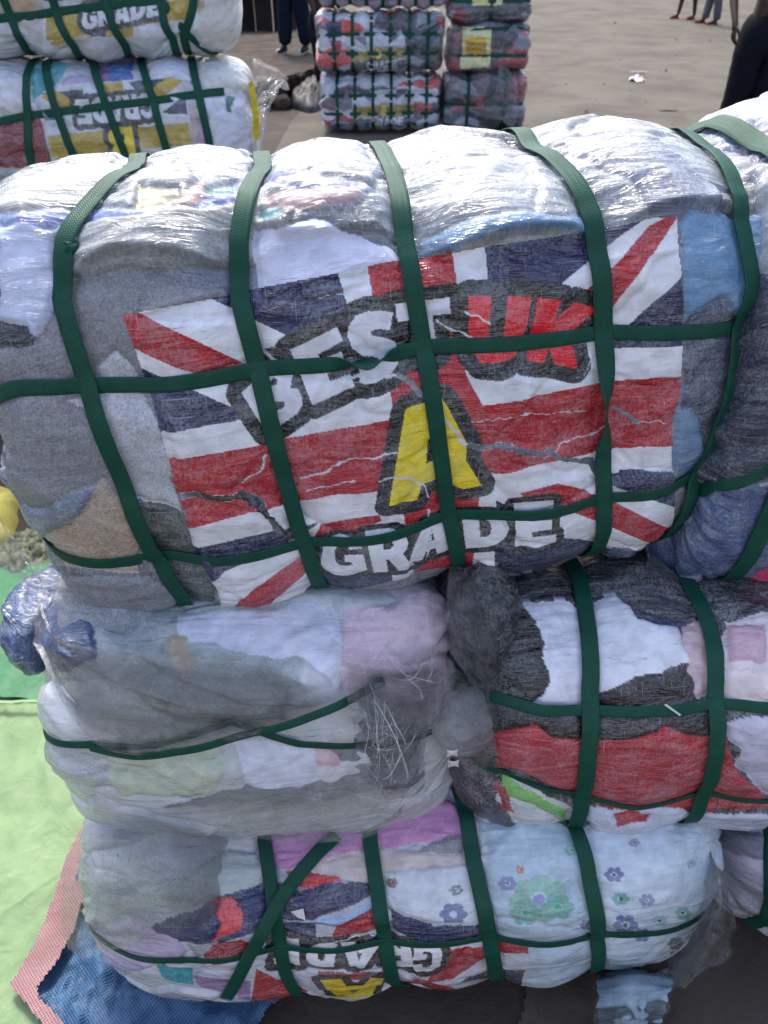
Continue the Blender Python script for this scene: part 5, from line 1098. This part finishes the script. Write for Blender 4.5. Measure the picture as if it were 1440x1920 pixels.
# strap tail curled at the first strap; white clip on the dark strap between the lower bales
def tail(b, pts, w, name='strap_tail'):
    C = catmull([at(*p) for p in pts], 30); T = np.gradient(C, axis=0); T /= np.linalg.norm(T, axis=1, keepdims=True)
    S_ = np.cross(T, np.array([0.25, -1.0, 0.35])); S_ = np.cross(T, np.cross(T, np.array([0.9, 0.2, -0.1]))); S_ /= np.linalg.norm(S_, axis=1, keepdims=True); b.ribbon(C, S_, np.cross(S_, T), w, name=name)
tail(b1, [(106, 440, .985), (112, 470, .965), (124, 482, .955), (134, 468, .95), (136, 456, .955), (128, 458, .96), (122, 470, .962)], 0.014)
clip = b5.root
for k, (px, py) in enumerate([(848, 1412), (850, 1432)]):
    film_flap(rows_at([[(px - 11, py - 8, .733), (px, py - 4, .728), (px + 11, py - 8, .733)], [(px - 9, py, .733), (px, py + 1, .722), (px + 9, py, .733)], [(px - 11, py + 8, .733), (px, py + 5, .728), (px + 11, py + 7, .733)]]), 'clip', clip, name='strap_clip', amp=0.0008, nu=14, nv=12)
def tag_card(b, pts, off=0.012):
    P = [b.on(x, y, off) for x, y in pts]; o = mesh_obj('paper_tag', np.array(P + [p + np.array([0, -0.0008, 0.0004]) for p in P]), [tuple(range(len(P))), tuple(range(2 * len(P) - 1, len(P) - 1, -1))] + [(i, (i + 1) % len(P), (i + 1) % len(P) + len(P), i + len(P)) for i in range(len(P))], M['clip'], b.root, smooth=False)
tag_card(b5, [(547, 1702), (570, 1697), (574, 1717), (560, 1712)]); tag_card(b4, [(1240, 1318), (1244, 1316), (1272, 1335), (1268, 1336)])

# ------------------------------------------------------------------ tarps on the ground at the left
def ground_cloth(name, parent, poly, z, mat, amp, freq, seed, step=0.0045, zfun=None, thing=None):
    P = np.array([on_ground(x, y, z)[:2] for x, y in densify(poly, 15)]); gx, gy = np.arange(P[:, 0].min(), P[:, 0].max(), step), np.arange(P[:, 1].min(), P[:, 1].max(), step)
    X, Y = np.meshgrid(gx, gy, indexing='ij'); k = inside(X + 0.006 * vnoise(X * 20, Y * 20, seed), Y, P)
    wr = 1 - np.abs(fbm(X * freq * 0.8 + 1.2 * fbm(X * 2, Y * 2, seed, 2), Y * freq * 0.5, seed + 2, 3))
    Z = z + amp * (0.7 * fbm(X * freq * 0.5, Y * freq * 0.5, seed, 3) + 0.45 * wr + 0.05 * fbm(X * freq * 5, Y * freq * 3, seed + 5, 3))
    if zfun is not None: Z = Z + zfun(X, Y)
    Z = np.maximum(Z, 0.012 + 0.25 * (Z - 0.012))
    V, F, A = compact(np.stack([X, Y, Z], -1).reshape(-1, 3), grid_faces(len(gx), len(gy), k[:-1, :-1] & k[1:, 1:]), {'wuv': ('FLOAT_VECTOR', np.stack([X, Y + 0 * X, 0 * X], -1).reshape(-1, 3))})
    return mesh_obj(name, V, F, M[mat], parent, attrs=A)
M['lime'] = tarp_material('pale_green_tarp', (0.19, 0.31, 0.14), (0.26, 0.38, 0.22), 0.004, amount=0.4)
M['green'] = tarp_material('bright_green_tarp', (0.045, 0.20, 0.085), (0.08, 0.25, 0.12), 0.004, amount=0.4)
M['stripe'] = tarp_material('red_white_woven_edge', (0.20, 0.055, 0.065), (0.36, 0.28, 0.29), 0.0075, amount=0.75)
M['blue'] = tarp_material('blue_white_woven_tarp', (0.007, 0.06, 0.17), (0.10, 0.20, 0.32), 0.0075, amount=0.65)
M['yellow'] = tarp_material('yellow_sack_cloth', (0.50, 0.44, 0.09), (0.55, 0.50, 0.16), 0.004, amount=0.3)
M['mesh_sack'] = tarp_material('olive_mesh_sack', (0.20, 0.21, 0.12), (0.06, 0.07, 0.04), 0.008, amount=0.8)
a = empty('green_tarp', tuple(on_ground(60, 1600, 0)), 'pale green tarp with a bright green strip and red-white woven edge, on the ground', 'tarp')
ground_cloth('tarp_sheet', a, [(-500, 1295), (0, 1305), (100, 1310), (240, 1330), (250, 1480), (205, 1500), (150, 1640), (100, 1720), (55, 1850), (240, 1960), (300, 2200), (-600, 2200)], 0.028, 'lime', 0.016, 11, 3)
ground_cloth('tarp_strip', a, [(-500, 1080), (60, 1060), (240, 1060), (240, 1316), (85, 1313), (0, 1309), (-500, 1300)], 0.036, 'green', 0.014, 9, 6)
ground_cloth('woven_edge', a, [(188, 1472), (215, 1470), (210, 1520), (175, 1600), (160, 1690), (110, 1800), (72, 1850), (75, 1870), (130, 1920), (100, 1960), (50, 1890), (18, 1850), (60, 1780), (100, 1690), (125, 1620), (165, 1520)], 0.052, 'stripe', 0.012, 8, 3)
hem = np.array([on_ground(x, y, 0.058) for x, y in densify([(-300, 1306), (0, 1311), (88, 1314)], 20, False)]); hem[:, 2] += 0.006 * vnoise(np.arange(len(hem)) * .7, 0, 3)
o = mesh_obj('sewn_hem', np.concatenate([hem, hem + np.array([0, -0.012, 0.004])]), [(i, i + 1, i + 1 + len(hem), i + len(hem)) for i in range(len(hem) - 1)], M['lime'], a)
b_ = ground_cloth('blue_tarp', None, [(160, 1600), (260, 1560), (500, 1700), (620, 1760), (560, 1860), (500, 1900), (470, 1960), (420, 2020), (100, 2060), (20, 2000), (90, 1935), (30, 1860), (90, 1770), (140, 1700)], 0.030, 'blue', 0.040, 20, 9, zfun=lambda X, Y: 0.02 * np.exp(-((X + .42) ** 2 + (Y - .62) ** 2) / .02))
tag(b_, 'blue and white woven tarp crumpled under the bottom bale', 'tarp')
def mound(name, px, py, z, rx, ry, h, mat, seed, label, cat):
    c = on_ground(px, py, z); n = 60; g_ = np.linspace(-1, 1, n); X, Y = np.meshgrid(g_, g_, indexing='ij'); f = np.maximum(np.abs(X), np.abs(Y)) / (np.hypot(X, Y) + 1e-6); X, Y = X * f, Y * f
    k = 1 + 0.12 * fbm(X * 2, Y * 2, seed, 2); r2 = np.clip(1 - X ** 2 - Y ** 2, 0, 1); Z = h * np.sqrt(r2) * (1 + 0.15 * fbm(X * 4, Y * 3, seed + 1, 4)) + 0.02 * fbm(X * 9, Y * 6, seed, 3) * r2
    x, y = c[0] + X * rx * k, c[1] + Y * ry * k
    return tag(mesh_obj(name, np.stack([x, y, c[2] + Z], -1).reshape(-1, 3), grid_faces(n, n), M[mat], attrs={'wuv': ('FLOAT_VECTOR', np.stack([x, y, 0 * x], -1).reshape(-1, 3))}), label, cat)
mound('yellow_sack', -85, 1030, 0.0, 0.20, 0.34, 0.16, 'yellow', 3, 'yellow sack at the left edge beyond the green tarp', 'sack')
mound('mesh_sack', 60, 1045, 0.0, 0.14, 0.15, 0.07, 'mesh_sack', 6, 'olive mesh sack between the yellow sack and the green tarp', 'sack')

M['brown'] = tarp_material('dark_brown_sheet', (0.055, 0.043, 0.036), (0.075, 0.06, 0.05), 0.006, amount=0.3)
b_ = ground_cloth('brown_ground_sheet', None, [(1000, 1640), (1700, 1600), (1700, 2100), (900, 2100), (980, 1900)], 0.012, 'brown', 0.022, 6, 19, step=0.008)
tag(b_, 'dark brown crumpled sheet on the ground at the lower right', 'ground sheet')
M['shade_black'] = tarp_material('painted_shadow_black', (0.010, 0.011, 0.015), (0.016, 0.017, 0.022), 0.01, amount=0.3)  # black tone for a mound added in place of the shadow beside the slab
mound('shadow_mound', 588, 188, 0.0, 0.30, 0.7, 0.22, 'shade_black', 16, 'black mound standing in for the shadow between the concrete slab and the far stack', 'shadow stand-in')

rs_ = np.random.RandomState(77); V, F = [], []
for k in range(1500):                                            # loose grit and stone chips on the road
    y = 3.5 + 18 * rs_.rand() ** 1.3; x = -0.6 + (0.62 * y + 1.5) * rs_.rand(); r_ = 0.006 + 0.014 * rs_.rand() ** 3; b0 = len(V)
    for q in range(5): V.append((x + r_ * math.cos(q * 1.257) * rs_.uniform(.6, 1.3), y + r_ * math.sin(q * 1.257) * rs_.uniform(.6, 1.3), 0.007))
    V.append((x, y, 0.007 + r_ * 0.7)); F += [(b0 + q, b0 + (q + 1) % 5, b0 + 5) for q in range(5)]
M['grit'] = plain('grit', (0.09, 0.08, 0.07), 0.95, 0.7, 0.5, color2=(0.22, 0.20, 0.18))
tag(mesh_obj('road_grit', V, F, M['grit'], smooth=False), kind='stuff')
